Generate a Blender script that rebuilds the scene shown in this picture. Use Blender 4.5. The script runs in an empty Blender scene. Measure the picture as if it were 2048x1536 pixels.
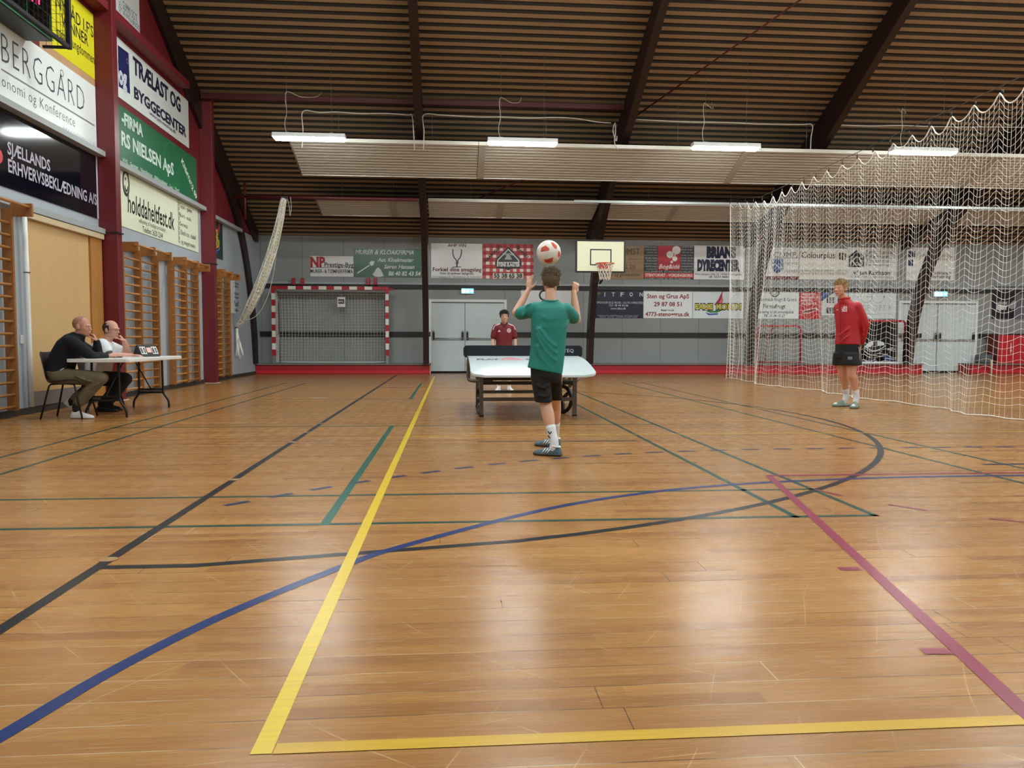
import bpy, bmesh, math, random
from mathutils import Vector, Matrix, Euler
SC = bpy.context.scene
COL = SC.collection
PI = math.pi
random.seed(7)

# ------------------------------------------------------------------ camera
FOC, YAW, PIT, ROL, CH = 1540.8, .0792, .0569, .0025, .9745
cam_d = bpy.data.cameras.new('camera')
cam_d.sensor_fit = 'HORIZONTAL'; cam_d.sensor_width = 36.0
cam_d.lens = 36.0 * FOC / 2048.0
cam_d.clip_start = .05; cam_d.clip_end = 200
cam = bpy.data.objects.new('camera', cam_d); COL.objects.link(cam)
_fw = Vector((math.sin(YAW)*math.cos(PIT), math.cos(YAW)*math.cos(PIT), -math.sin(PIT)))
_rt = Vector((math.cos(YAW), -math.sin(YAW), 0))
_up = _rt.cross(_fw)
_c, _s = math.cos(ROL), math.sin(ROL)
_r2 = _rt*_c + _up*_s
_u2 = _up*_c - _rt*_s
cam.matrix_world = Matrix(((_r2.x, _u2.x, -_fw.x, 0), (_r2.y, _u2.y, -_fw.y, 0), (_r2.z, _u2.z, -_fw.z, CH), (0, 0, 0, 1)))
SC.camera = cam

# ------------------------------------------------------------------ view, world, lamps' common strength
SC.view_settings.view_transform = 'Standard'
SC.view_settings.look = 'None'
SC.view_settings.gamma = 1
SC.view_settings.use_curve_mapping = False
SC.view_settings.exposure = 0.08
LAMP_STRENGTH = 82.0
wd = bpy.data.worlds.new('world'); SC.world = wd; wd.use_nodes = True
wd.node_tree.nodes['Background'].inputs[0].default_value = (.6, .7, .8, 1)
wd.node_tree.nodes['Background'].inputs[1].default_value = .05

# photo measurements (2048x1536) to world points on a real plane of the hall
def ray(px, py):
    x = (px-1024)/FOC; y = (768-py)/FOC
    return _fw + _r2*x + _u2*y
def onZ(px, py, z=0.0):
    d = ray(px, py); t = (z-CH)/d.z
    return Vector((0, 0, CH)) + d*t
def onX(px, py, X):
    d = ray(px, py); return Vector((0, 0, CH)) + d*(X/d.x)
def onY(px, py, Y):
    d = ray(px, py); return Vector((0, 0, CH)) + d*(Y/d.y)

# ------------------------------------------------------------------ materials
MATS = {}
def s2l(c):
    return tuple(((v/12.92) if v <= .04045 else ((v+.055)/1.055)**2.4) for v in c)
def rgb(r, g, b): return s2l((r/255., g/255., b/255.))
def M(name, col, rough=.6, metal=0., spec=.5, emit=None, estr=0., noise=0., nscale=8., bump=0., bscale=60., coat=0., sss=0., stretch=None):
    if name in MATS: return MATS[name]
    m = bpy.data.materials.new(name); m.use_nodes = True
    nt = m.node_tree; b = nt.nodes['Principled BSDF']
    b.inputs['Base Color'].default_value = (*col, 1)
    b.inputs['Roughness'].default_value = rough
    b.inputs['Metallic'].default_value = metal
    b.inputs['Specular IOR Level'].default_value = spec
    if coat: b.inputs['Coat Weight'].default_value = coat; b.inputs['Coat Roughness'].default_value = .1
    if sss:
        b.inputs['Subsurface Weight'].default_value = sss
        b.inputs['Subsurface Radius'].default_value = (.02, .008, .005)
        b.inputs['Subsurface Scale'].default_value = .4
    if emit:
        b.inputs['Emission Color'].default_value = (*emit, 1); b.inputs['Emission Strength'].default_value = estr
    if noise or bump:
        tc = nt.nodes.new('ShaderNodeTexCoord')
        src = tc.outputs['Object']
        if stretch:
            mp = nt.nodes.new('ShaderNodeMapping'); mp.inputs['Scale'].default_value = stretch
            nt.links.new(src, mp.inputs[0]); src = mp.outputs[0]
        if noise:
            n = nt.nodes.new('ShaderNodeTexNoise'); n.inputs['Scale'].default_value = nscale; n.inputs['Detail'].default_value = 4
            nt.links.new(src, n.inputs['Vector'])
            mx = nt.nodes.new('ShaderNodeMix'); mx.data_type = 'RGBA'
            mx.inputs[6].default_value = (*[max(0, c*(1-noise)) for c in col], 1)
            mx.inputs[7].default_value = (*[min(1, c*(1+noise)) for c in col], 1)
            nt.links.new(n.outputs[0], mx.inputs[0]); nt.links.new(mx.outputs[2], b.inputs['Base Color'])
        if bump:
            n2 = nt.nodes.new('ShaderNodeTexNoise'); n2.inputs['Scale'].default_value = bscale; n2.inputs['Detail'].default_value = 3
            nt.links.new(src, n2.inputs['Vector'])
            bp = nt.nodes.new('ShaderNodeBump'); bp.inputs['Strength'].default_value = bump; bp.inputs['Distance'].default_value = .01
            nt.links.new(n2.outputs[0], bp.inputs['Height']); nt.links.new(bp.outputs[0], b.inputs['Normal'])
    MATS[name] = m
    return m

# ------------------------------------------------------------------ objects
def tag(o, label=None, cat=None, group=None, kind=None):
    if label: o['label'] = label
    if cat: o['category'] = cat
    if group: o['group'] = group
    if kind: o['kind'] = kind
    return o
def empty(name, loc=(0, 0, 0), rz=0., label=None, cat=None, group=None):
    o = bpy.data.objects.new(name, None); COL.objects.link(o)
    o.location = loc; o.rotation_euler = (0, 0, rz); o.empty_display_size = .1
    return tag(o, label, cat, group)
def copy_tree(o, parent=None):
    c = o.copy(); COL.objects.link(c); c.parent = parent
    for ch in list(o.children): copy_tree(ch, c)
    return c

class MB:
    """collects geometry for ONE mesh object"""
    def __init__(s): s.v = []; s.f = []; s.m = []; s.sm = []; s.cur = 0; s.smooth = False
    def mat(s, i, smooth=None):
        s.cur = i
        if smooth is not None: s.smooth = smooth
        return s
    def add(s, vs, fs, smooth=None):
        b = len(s.v); s.v += [tuple(p) for p in vs]
        for f in fs:
            s.f.append(tuple(i+b for i in f)); s.m.append(s.cur); s.sm.append(s.smooth if smooth is None else smooth)
        return s
    def box(s, x0, x1, y0, y1, z0, z1):
        vs = [(x, y, z) for z in (z0, z1) for y in (y0, y1) for x in (x0, x1)]
        return s.add(vs, [(0, 2, 3, 1), (4, 5, 7, 6), (0, 1, 5, 4), (2, 6, 7, 3), (0, 4, 6, 2), (1, 3, 7, 5)], False)
    def obox(s, c, u, v, w, a, b, d):
        """oriented box: centre c, unit axes u v w, half sizes a b d"""
        c = Vector(c); u = Vector(u)*a; v = Vector(v)*b; w = Vector(w)*d
        vs = [c + u*i + v*j + w*k for k in (-1, 1) for j in (-1, 1) for i in (-1, 1)]
        return s.add(vs, [(0, 2, 3, 1), (4, 5, 7, 6), (0, 1, 5, 4), (2, 6, 7, 3), (0, 4, 6, 2), (1, 3, 7, 5)], False)
    def bar(s, p, q, a, b=None, up=(0, 0, 1)):
        """rectangular bar from p to q, half width a, half height b"""
        p = Vector(p); q = Vector(q); b = a if b is None else b
        w = (q-p); L = w.length; w = w/L
        u = w.cross(Vector(up))
        if u.length < 1e-4: u = w.cross(Vector((1, 0, 0)))
        u.normalize(); v = u.cross(w)
        return s.obox((p+q)/2, u, v, w, a, b, L/2)
    def tube(s, pts, r, n=8, closed=False, cap=True):
        pts = [Vector(p) for p in pts]; N = len(pts)
        rs = r if isinstance(r, (list, tuple)) else [r]*N
        b = len(s.v); u = None
        for i, p in enumerate(pts):
            if closed: t = pts[(i+1) % N] - pts[i-1]
            else: t = pts[min(i+1, N-1)] - pts[max(i-1, 0)]
            if t.length < 1e-9: t = Vector((0, 0, 1))
            t.normalize()
            if u is None:
                u = t.cross(Vector((0, 0, 1)))
                if u.length < .1: u = t.cross(Vector((1, 0, 0)))
            else:
                u = u - t*u.dot(t)
                if u.length < 1e-6: u = t.cross(Vector((0.3, .5, .8)))
            u.normalize(); v = t.cross(u)
            for k in range(n):
                a = 2*PI*k/n
                q = p + (u*math.cos(a) + v*math.sin(a))*rs[i]
                s.v.append(tuple(q))
        segs = N if closed else N-1
        for i in range(segs):
            j = (i+1) % N
            for k in range(n):
                k2 = (k+1) % n
                s.f.append((b+i*n+k, b+i*n+k2, b+j*n+k2, b+j*n+k)); s.m.append(s.cur); s.sm.append(n > 4)
        if cap and not closed:
            s.f.append(tuple(b+k for k in reversed(range(n)))); s.m.append(s.cur); s.sm.append(False)
            s.f.append(tuple(b+(N-1)*n+k for k in range(n))); s.m.append(s.cur); s.sm.append(False)
        return s
    def cyl(s, p, q, r, n=16, r2=None): return s.tube([p, q], [r, r if r2 is None else r2], n)
    def ell(s, c, rx, ry, rz, nu=16, nv=10, R=None):
        c = Vector(c); vs = []; fs = []
        for j in range(nv+1):
            th = PI*j/nv
            for i in range(nu):
                ph = 2*PI*i/nu
                p = Vector((rx*math.sin(th)*math.cos(ph), ry*math.sin(th)*math.sin(ph), rz*math.cos(th)))
                if R: p = R @ p
                vs.append(c+p)
        for j in range(nv):
            for i in range(nu):
                i2 = (i+1) % nu
                if j == 0: fs.append((i, nu+i, nu+i2))
                elif j == nv-1: fs.append((j*nu+i, j*nu+nu+i, j*nu+i2))
                else: fs.append((j*nu+i, j*nu+nu+i, j*nu+nu+i2, j*nu+i2))
        return s.add(vs, fs, True)
    def prism(s, poly, ax, a0, a1):
        """extrude a 2D polygon along axis ax ('x','y','z'); poly gives the two other coords in order"""
        n = len(poly)
        area = sum(poly[i][0]*poly[(i+1) % n][1]-poly[(i+1) % n][0]*poly[i][1] for i in range(n))
        if area < 0: poly = poly[::-1]
        def P(p, a):
            if ax == 'x': return (a, p[0], p[1])
            if ax == 'y': return (p[1], a, p[0])
            return (p[0], p[1], a)
        vs = [P(p, a0) for p in poly]+[P(p, a1) for p in poly]
        fs = [tuple(reversed(range(n))), tuple(range(n, 2*n))]+[(i, (i+1) % n, n+(i+1) % n, n+i) for i in range(n)]
        return s.add(vs, fs, False)
    def rings(s, rings, cap=True):
        """loft through closed rings (equal point counts)"""
        n = len(rings[0]); b = len(s.v)
        for r in rings: s.v += [tuple(p) for p in r]
        for i in range(len(rings)-1):
            for k in range(n):
                k2 = (k+1) % n
                s.f.append((b+i*n+k, b+i*n+k2, b+(i+1)*n+k2, b+(i+1)*n+k)); s.m.append(s.cur); s.sm.append(True)
        if cap:
            s.f.append(tuple(b+k for k in reversed(range(n)))); s.m.append(s.cur); s.sm.append(True)
            o = b+(len(rings)-1)*n
            s.f.append(tuple(o+k for k in range(n))); s.m.append(s.cur); s.sm.append(True)
        return s
    def lathe(s, c, prof, n=24, ax='z'):
        c = Vector(c); R = []
        for r, h in prof:
            ring = []
            for k in range(n):
                a = 2*PI*k/n
                if ax == 'z': ring.append(c+Vector((r*math.cos(a), r*math.sin(a), h)))
                elif ax == 'x': ring.append(c+Vector((h, r*math.cos(a), r*math.sin(a))))
                else: ring.append(c+Vector((r*math.sin(a), h, r*math.cos(a))))
            R.append(ring)
        return s.rings(R)
    def build(s, name, mats, parent=None, bevel=0., seg=2):
        me = bpy.data.meshes.new(name)
        me.from_pydata(s.v, [], s.f)
        for m in (mats if isinstance(mats, (list, tuple)) else [mats]): me.materials.append(m)
        me.polygons.foreach_set('material_index', s.m)
        me.polygons.foreach_set('use_smooth', s.sm)
        me.update()
        o = bpy.data.objects.new(name, me); COL.objects.link(o)
        if parent: o.parent = parent
        if bevel:
            bv = o.modifiers.new('bevel', 'BEVEL'); bv.width = bevel; bv.segments = seg; bv.limit_method = 'ANGLE'; bv.angle_limit = .7
        return o

def catmull(pts, sub=8, closed=False):
    pts = [Vector(p) for p in pts]; n = len(pts); out = []
    rng = n if closed else n-1
    for i in range(rng):
        if closed: p0, p1, p2, p3 = pts[i-1], pts[i], pts[(i+1) % n], pts[(i+2) % n]
        else: p0, p1, p2, p3 = pts[max(i-1, 0)], pts[i], pts[i+1], pts[min(i+2, n-1)]
        for k in range(sub):
            t = k/sub
            out.append(.5*((2*p1)+(p2-p0)*t+(2*p0-5*p1+4*p2-p3)*t*t+(3*p1-p0-3*p2+p3)*t**3))
    if not closed: out.append(pts[-1])
    return out
def tmesh(body, bold=0., shear=0., spacing=1.0, res=2):
    cu = bpy.data.curves.new('txt', 'FONT'); cu.body = body; cu.size = 1; cu.resolution_u = res
    cu.offset = bold; cu.shear = shear; cu.space_character = spacing
    ob = bpy.data.objects.new('txt', cu)
    me = bpy.data.meshes.new_from_object(ob)
    vs = [(v.co.x, v.co.y) for v in me.vertices]; fs = [tuple(p.vertices) for p in me.polygons]
    bpy.data.objects.remove(ob); bpy.data.meshes.remove(me); bpy.data.curves.remove(cu)
    return vs, fs
_H = tmesh('H'); CAPH = max(v[1] for v in _H[0])
# ================================================================== THE ROOM
WL, WR, WB, WN = -5.48, 28.2, 22.75, -1.15      # left, right, back, near wall planes
RIDGE, EAVE, SLOPE = 10.8, 4.0, .468
def ceil_z(Y): return EAVE + SLOPE*((22.6-Y) if Y >= RIDGE else (Y+1.0))

def plank_material():
    m = bpy.data.materials.new('floor_planks'); m.use_nodes = True
    nt = m.node_tree; N = nt.nodes; L = nt.links; b = N['Principled BSDF']
    tc = N.new('ShaderNodeTexCoord')
    sxyz = N.new('ShaderNodeSeparateXYZ'); L.new(tc.outputs['Object'], sxyz.inputs[0])
    def math_(op, a, v):
        n_ = N.new('ShaderNodeMath'); n_.operation = op; L.new(a, n_.inputs[0])
        if isinstance(v, float): n_.inputs[1].default_value = v
        else: L.new(v, n_.inputs[1])
        return n_.outputs[0]
    def brick(w, h, off, mort, ms):
        row = N.new('ShaderNodeMath'); row.operation = 'FLOOR'; L.new(math_('DIVIDE', sxyz.outputs[1], float(h)), row.inputs[0])
        wn = N.new('ShaderNodeTexWhiteNoise'); wn.noise_dimensions = '1D'; L.new(row.outputs[0], wn.inputs['W'])
        sh = math_('ADD', math_('MULTIPLY', wn.outputs[0], float(w*3)), sxyz.outputs[0])
        cb = N.new('ShaderNodeCombineXYZ'); L.new(sh, cb.inputs[0]); L.new(sxyz.outputs[1], cb.inputs[1])
        t = N.new('ShaderNodeTexBrick'); t.offset = off; t.offset_frequency = 2; t.squash = 1
        t.inputs['Scale'].default_value = 1; t.inputs['Brick Width'].default_value = w; t.inputs['Row Height'].default_value = h
        t.inputs['Mortar Size'].default_value = mort; t.inputs['Mortar Smooth'].default_value = ms; t.inputs['Bias'].default_value = 0
        t.inputs['Color1'].default_value = (0, 0, 0, 1); t.inputs['Color2'].default_value = (1, 1, 1, 1); t.inputs['Mortar'].default_value = (.5, .5, .5, 1)
        L.new(cb.outputs[0], t.inputs['Vector']); return t
    strips = brick(1.27, .0655, .37, .0009, .2)
    boards = brick(3.4, .131, .43, .0018, .2)
    # strip tone
    ramp = N.new('ShaderNodeValToRGB'); cr = ramp.color_ramp
    cr.elements[0].position = .0; cr.elements[0].color = (0.264, 0.105, 0.026, 1)
    cr.elements[1].position = 1.; cr.elements[1].color = (0.448, 0.217, 0.062, 1)
    e = cr.elements.new(.25); e.color = (0.352, 0.152, 0.038, 1)
    e = cr.elements.new(.55); e.color = (0.384, 0.178, 0.046, 1)
    e = cr.elements.new(.85); e.color = (0.408, 0.192, 0.052, 1)
    L.new(strips.outputs['Color'], ramp.inputs[0])
    # grain stretched along the boards
    mp = N.new('ShaderNodeMapping'); mp.inputs['Scale'].default_value = (1.3, 38, 1); L.new(tc.outputs['Object'], mp.inputs[0])
    g = N.new('ShaderNodeTexNoise'); g.inputs['Scale'].default_value = 2.2; g.inputs['Detail'].default_value = 5; g.inputs['Roughness'].default_value = .65
    L.new(mp.outputs[0], g.inputs['Vector'])
    gr = N.new('ShaderNodeMapRange'); gr.inputs[1].default_value = .3; gr.inputs[2].default_value = .72; gr.inputs[3].default_value = .72; gr.inputs[4].default_value = 1.16
    L.new(g.outputs[0], gr.inputs[0])
    mul = N.new('ShaderNodeMix'); mul.data_type = 'RGBA'; mul.blend_type = 'MULTIPLY'; mul.inputs[0].default_value = 1
    L.new(ramp.outputs[0], mul.inputs[6]); L.new(gr.outputs[0], mul.inputs[7])
    # large worn patches
    w = N.new('ShaderNodeTexNoise'); w.inputs['Scale'].default_value = .55; w.inputs['Detail'].default_value = 3
    L.new(tc.outputs['Object'], w.inputs['Vector'])
    wr = N.new('ShaderNodeMapRange'); wr.inputs[1].default_value = .35; wr.inputs[2].default_value = .7; wr.inputs[3].default_value = 0; wr.inputs[4].default_value = .72
    L.new(w.outputs[0], wr.inputs[0])
    worn = N.new('ShaderNodeMix'); worn.data_type = 'RGBA'; worn.inputs[7].default_value = (0.296, 0.145, 0.053, 1)
    L.new(wr.outputs[0], worn.inputs[0]); L.new(mul.outputs[2], worn.inputs[6])
    # scratches : thin bright threads from warped wave bands
    sc = []
    for k, (ang, scl, thr) in enumerate(((.5, 1.3, .9990), (-.75, 1.0, .9992), (1.25, 1.1, .9993))):
        mp2 = N.new('ShaderNodeMapping'); mp2.inputs['Rotation'].default_value = (0, 0, ang); mp2.inputs['Location'].default_value = (k*3.1, k*1.7, 0)
        L.new(tc.outputs['Object'], mp2.inputs[0])
        wv = N.new('ShaderNodeTexWave'); wv.inputs['Scale'].default_value = scl; wv.inputs['Distortion'].default_value = 6.; wv.inputs['Detail'].default_value = 1.2; wv.inputs['Detail Scale'].default_value = .45
        L.new(mp2.outputs[0], wv.inputs['Vector'])
        th = N.new('ShaderNodeMapRange'); th.inputs[1].default_value = thr; th.inputs[2].default_value = 1; th.inputs[3].default_value = 0; th.inputs[4].default_value = .45
        L.new(wv.outputs[1], th.inputs[0])
        nb = N.new('ShaderNodeTexNoise'); nb.inputs['Scale'].default_value = 2.3+k; L.new(mp2.outputs[0], nb.inputs['Vector'])
        nr = N.new('ShaderNodeMapRange'); nr.inputs[1].default_value = .5; nr.inputs[2].default_value = .62; L.new(nb.outputs[0], nr.inputs[0])
        mm = N.new('ShaderNodeMath'); mm.operation = 'MULTIPLY'; L.new(th.outputs[0], mm.inputs[0]); L.new(nr.outputs[0], mm.inputs[1])
        sc.append(mm)
    ad = N.new('ShaderNodeMath'); ad.operation = 'ADD'; L.new(sc[0].outputs[0], ad.inputs[0]); L.new(sc[1].outputs[0], ad.inputs[1])
    ad2 = N.new('ShaderNodeMath'); ad2.operation = 'ADD'; ad2.use_clamp = True; L.new(ad.outputs[0], ad2.inputs[0]); L.new(sc[2].outputs[0], ad2.inputs[1])
    scm = N.new('ShaderNodeMix'); scm.data_type = 'RGBA'; scm.inputs[7].default_value = (.72, .50, .27, 1)
    L.new(ad2.outputs[0], scm.inputs[0]); L.new(worn.outputs[2], scm.inputs[6])
    # seams
    sm = N.new('ShaderNodeMath'); sm.operation = 'MULTIPLY'; sm.inputs[1].default_value = .55; L.new(strips.outputs['Fac'], sm.inputs[0])
    s1 = N.new('ShaderNodeMix'); s1.data_type = 'RGBA'; s1.inputs[7].default_value = (.20, .10, .04, 1)
    L.new(sm.outputs[0], s1.inputs[0]); L.new(scm.outputs[2], s1.inputs[6])
    nz = N.new('ShaderNodeTexNoise'); nz.inputs['Scale'].default_value = 1.6; L.new(tc.outputs['Object'], nz.inputs['Vector'])
    sr = N.new('ShaderNodeValToRGB'); sr.color_ramp.elements[0].position = .47; sr.color_ramp.elements[0].color = (.07, .035, .018, 1)
    sr.color_ramp.elements[1].position = .56; sr.color_ramp.elements[1].color = (.60, .45, .28, 1); L.new(nz.outputs[0], sr.inputs[0])
    sm2 = N.new('ShaderNodeMath'); sm2.operation = 'MULTIPLY'; sm2.inputs[1].default_value = .9; L.new(boards.outputs['Fac'], sm2.inputs[0])
    s2 = N.new('ShaderNodeMix'); s2.data_type = 'RGBA'; L.new(sr.outputs[0], s2.inputs[7])
    L.new(sm2.outputs[0], s2.inputs[0]); L.new(s1.outputs[2], s2.inputs[6])
    L.new(s2.outputs[2], b.inputs['Base Color'])
    # lacquer
    rr = N.new('ShaderNodeMapRange'); rr.inputs[1].default_value = .3; rr.inputs[2].default_value = .75; rr.inputs[3].default_value = .20; rr.inputs[4].default_value = .31
    n3 = N.new('ShaderNodeTexNoise'); n3.inputs['Scale'].default_value = 5; n3.inputs['Detail'].default_value = 4; L.new(mp.outputs[0], n3.inputs['Vector'])
    L.new(n3.outputs[0], rr.inputs[0]); L.new(rr.outputs[0], b.inputs['Roughness'])
    b.inputs['Specular IOR Level'].default_value = .25
    # each board lies a touch out of level, which smears reflections lengthways
    hgt = N.new('ShaderNodeTexNoise'); hgt.inputs['Scale'].default_value = 1; hgt.inputs['Detail'].default_value = 2
    mp3 = N.new('ShaderNodeMapping'); mp3.inputs['Scale'].default_value = (.7, 15.3, 1); L.new(tc.outputs['Object'], mp3.inputs[0]); L.new(mp3.outputs[0], hgt.inputs['Vector'])
    bp = N.new('ShaderNodeBump'); bp.inputs['Strength'].default_value = .30; bp.inputs['Distance'].default_value = .004
    L.new(hgt.outputs[0], bp.inputs['Height'])
    bp2 = N.new('ShaderNodeBump'); bp2.inputs['Strength'].default_value = .5; bp2.inputs['Distance'].default_value = .001; bp2.invert = True
    L.new(boards.outputs['Fac'], bp2.inputs['Height']); L.new(bp.outputs[0], bp2.inputs['Normal'])
    L.new(bp2.outputs[0], b.inputs['Normal'])
    return m

fl = MB(); fl.box(WL-.1, WR+.1, WN-.1, WB+.1, -.12, 0)
floor = tag(fl.build('floor', plank_material()), 'worn lacquered hardwood sports hall floor', kind='structure')

# ---- painted court lines (thin paint films on the floor)
def line_paint(name, col, rough=.28):
    m = bpy.data.materials.new(name); m.use_nodes = True
    nt = m.node_tree; b = nt.nodes['Principled BSDF']
    tc = nt.nodes.new('ShaderNodeTexCoord')
    mp = nt.nodes.new('ShaderNodeMapping'); mp.inputs['Scale'].default_value = (2, 30, 1)
    n = nt.nodes.new('ShaderNodeTexNoise'); n.inputs['Scale'].default_value = 2; n.inputs['Detail'].default_value = 5
    mx = nt.nodes.new('ShaderNodeMix'); mx.data_type = 'RGBA'
    mx.inputs[6].default_value = (*[c*.78 for c in col], 1); mx.inputs[7].default_value = (*[min(1, c*1.2) for c in col], 1)
    nt.links.new(tc.outputs['Object'], mp.inputs[0]); nt.links.new(mp.outputs[0], n.inputs['Vector'])
    nt.links.new(n.outputs[0], mx.inputs[0]); nt.links.new(mx.outputs[2], b.inputs['Base Color'])
    b.inputs['Roughness'].default_value = rough; b.inputs['Specular IOR Level'].default_value = .22
    return m
P_GREEN = line_paint('green_line_paint', (.006, .055, .040))
P_YEL = line_paint('yellow_line_paint', (.66, .46, .025))
P_YEL2 = line_paint('worn_yellow_line_paint', (.56, .34, .03))
P_BLACK = line_paint('black_line_paint', (.008, .012, .017))
P_BLUE = line_paint('blue_line_paint', (.010, .028, .13))
P_DASH = line_paint('faded_blue_dash_paint', (.02, .03, .09))
P_PINK = line_paint('dark_pink_line_paint', (.25, .03, .065))
P_WHT = line_paint('white_line_paint', (.75, .73, .66))
LZ = [.0006]
class Lines(MB):
    def poly(s, pts, w, closed=False):
        pts = [Vector((p[0], p[1], 0)) for p in pts]; n = len(pts); L = []; R = []
        for i, p in enumerate(pts):
            a = pts[i-1] if (i > 0 or closed) else p
            c = pts[(i+1) % n] if (i < n-1 or closed) else p
            t = (c-a).normalized(); nn = Vector((-t.y, t.x, 0))*w/2
            L.append((p+nn)); R.append((p-nn))
        z = LZ[0]; vs = [(p.x, p.y, z) for p in L]+[(p.x, p.y, z) for p in R]
        fs = [(i, n+i, n+i+1, i+1) for i in range(n-1)]
        return s.add(vs, fs, False)
    def seg(s, a, b, w): return s.poly([a, b], w)
def lines(name, mat, label, fn):
    l = Lines(); fn(l); o = l.build(name, mat, floor); tag(o, label); LZ[0] += .00012
    return o
X0, Y0 = -.667, 4.07       # badminton court: middle of the near back line
def badm(l):
    for u in (-3.03, -2.57, 2.57, 3.03): l.seg((X0+u, Y0), (X0+u, Y0+13.4), .04)
    for v in (.02, .78, 4.70, 8.70, 12.62, 13.38): l.seg((X0-3.05, Y0+v), (X0+3.05, Y0+v), .04)
lines('badminton_line', P_GREEN, 'dark green badminton court lines', badm)
lines('badminton_centre_line', line_paint('bright_green_line_paint', (.008, .095, .066)), 'bright green badminton centre lines', lambda l: (l.seg((X0, Y0), (X0, Y0+4.72), .05), l.seg((X0, Y0+8.68), (X0, Y0+13.4), .05)))
lines('badminton_sideline', P_GREEN, 'dark green sidelines of a second badminton court to the right', lambda l: (l.seg((onZ(1536, 838.8).x, 4.0), (onZ(1536, 838.8).x, 17.5), .04), l.seg((onZ(1536, 838.8).x+.46, 4.0), (onZ(1536, 838.8).x+.46, 17.5), .04), l.seg((3.9, 17.5), (10, 17.5), .04)))
lines('sideline', P_BLACK, 'black line along the left of the court', lambda l: l.seg((-1.51, -1.), (-1.50, 21.4), .052))
C3 = (-1.62, 9.62)
lines('three_point_line', P_BLACK, 'black half circle three point line', lambda l: l.poly([(-1.5, C3[1]-6.25), (-1.1, C3[1]-6.25)]+[(C3[0]+6.25*math.sin(a*PI/60), C3[1]-6.25*math.cos(a*PI/60)) for a in range(6, 61)]+[(-1.5, C3[1]+6.25)], .052))
lines('handball_area_line', P_BLUE, 'curved blue handball goal area line', lambda l: l.poly(catmull([(-1.45, .55, 0), (-1.28, 1.35, 0), (-1.1, 1.94, 0), (-.98, 2.34, 0), (-.78, 2.79, 0), (-.44, 3.35, 0), (-.25, 3.60, 0), (.33, 4.18, 0), (.75, 4.52, 0), (1.2, 4.78, 0), (1.6, 4.95, 0), (2.16, 5.10, 0), (2.9, 5.21, 0), (3.6, 5.25, 0), (4.3, 5.25, 0), (6.0, 5.25, 0)], 8), .052))
def dashes(l):
    raw = catmull([(-1.36, 4.56, 0), (-1.27, 4.65, 0), (-.85, 5.09, 0), (-.39, 5.49, 0), (.1, 5.85, 0), (.62, 6.15, 0), (1.17, 6.38, 0), (1.73, 6.55, 0), (2.62, 6.67, 0), (3.22, 6.69, 0), (4.09, 6.70, 0), (6.2, 6.70, 0)], 40)
    acc = [0.]
    for a, c_ in zip(raw, raw[1:]): acc.append(acc[-1]+(c_-a).length)
    def at(s):
        for k in range(len(acc)-1):
            if acc[k+1] >= s: return raw[k].lerp(raw[k+1], (s-acc[k])/max(1e-6, acc[k+1]-acc[k]))
        return raw[-1]
    c0 = .128
    while c0 < acc[-1]-.1:
        pts = [at(c0-.08+.02*k) for k in range(9)]; l.poly([(q.x, q.y) for q in pts], .048); c0 += .304
lines('free_throw_dashes', P_DASH, 'dashed faded blue handball line', dashes)
lines('yellow_sideline', P_YEL, 'bright yellow court line running away from camera', lambda l: l.seg((-.448, 1.80), (-.44, 20.6), .050))
lines('yellow_end_line', P_YEL2, 'worn yellow court line across the foreground', lambda l: (l.seg((-.42, 1.822), (9, 1.822), .048), l.seg((-.42, 7.82), (9, 7.82), .04), l.seg((2.3, 10.75), (9, 10.75), .04)))
def key(l):
    l.seg((2.29, 5.36), (.985, -.45), .05); l.seg((5.91, 5.36), (7.2, -.45), .05)
    l.seg((2.29, 5.36), (5.91, 5.36), .045)
    for a in ((1.745, 3.12), (1.565, 2.255)): l.seg(a, (a[0]-.09, a[1]+.006), .045)
    for k in range(0, 9):
        a0 = PI+.30+k*.29; l.poly([(4.1+1.8*math.cos(a0+t*.03), 5.36+1.8*math.sin(a0+t*.03)) for t in range(5)], .028)
lines('basketball_key_line', P_PINK, 'dark pink free throw key lines', key)
lines('short_mark', P_WHT, 'short white mark on the floor', lambda l: l.seg((-2.37, 13.07), (-2.05, 13.07), .05))
lines('blue_service_mark', P_DASH, 'faint blue mark under the player', lambda l: (l.seg((.25, 7.35), (1.8, 7.33), .035), l.seg((4.2, 5.745), (6, 5.745), .045)))
def sockets(l):
    for (x, y) in ((-1.51, 3.49), (-1.505, 5.45), (-1.5, 7.42), (-1.5, 8.2), (-1.5, 9.05), (-1.5, 12.6), (-1.49, 14.1)):
        n = 20; z = LZ[0]
        l.add([(x+0.038*math.cos(2*PI*k/n), y+.038*math.sin(2*PI*k/n), z) for k in range(n)], [tuple(range(n))], False)
lines('floor_socket', M('tan_socket_cover', rgb(150, 116, 76), .4, noise=.15, nscale=30), 'round socket covers on the black line', sockets)

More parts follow.
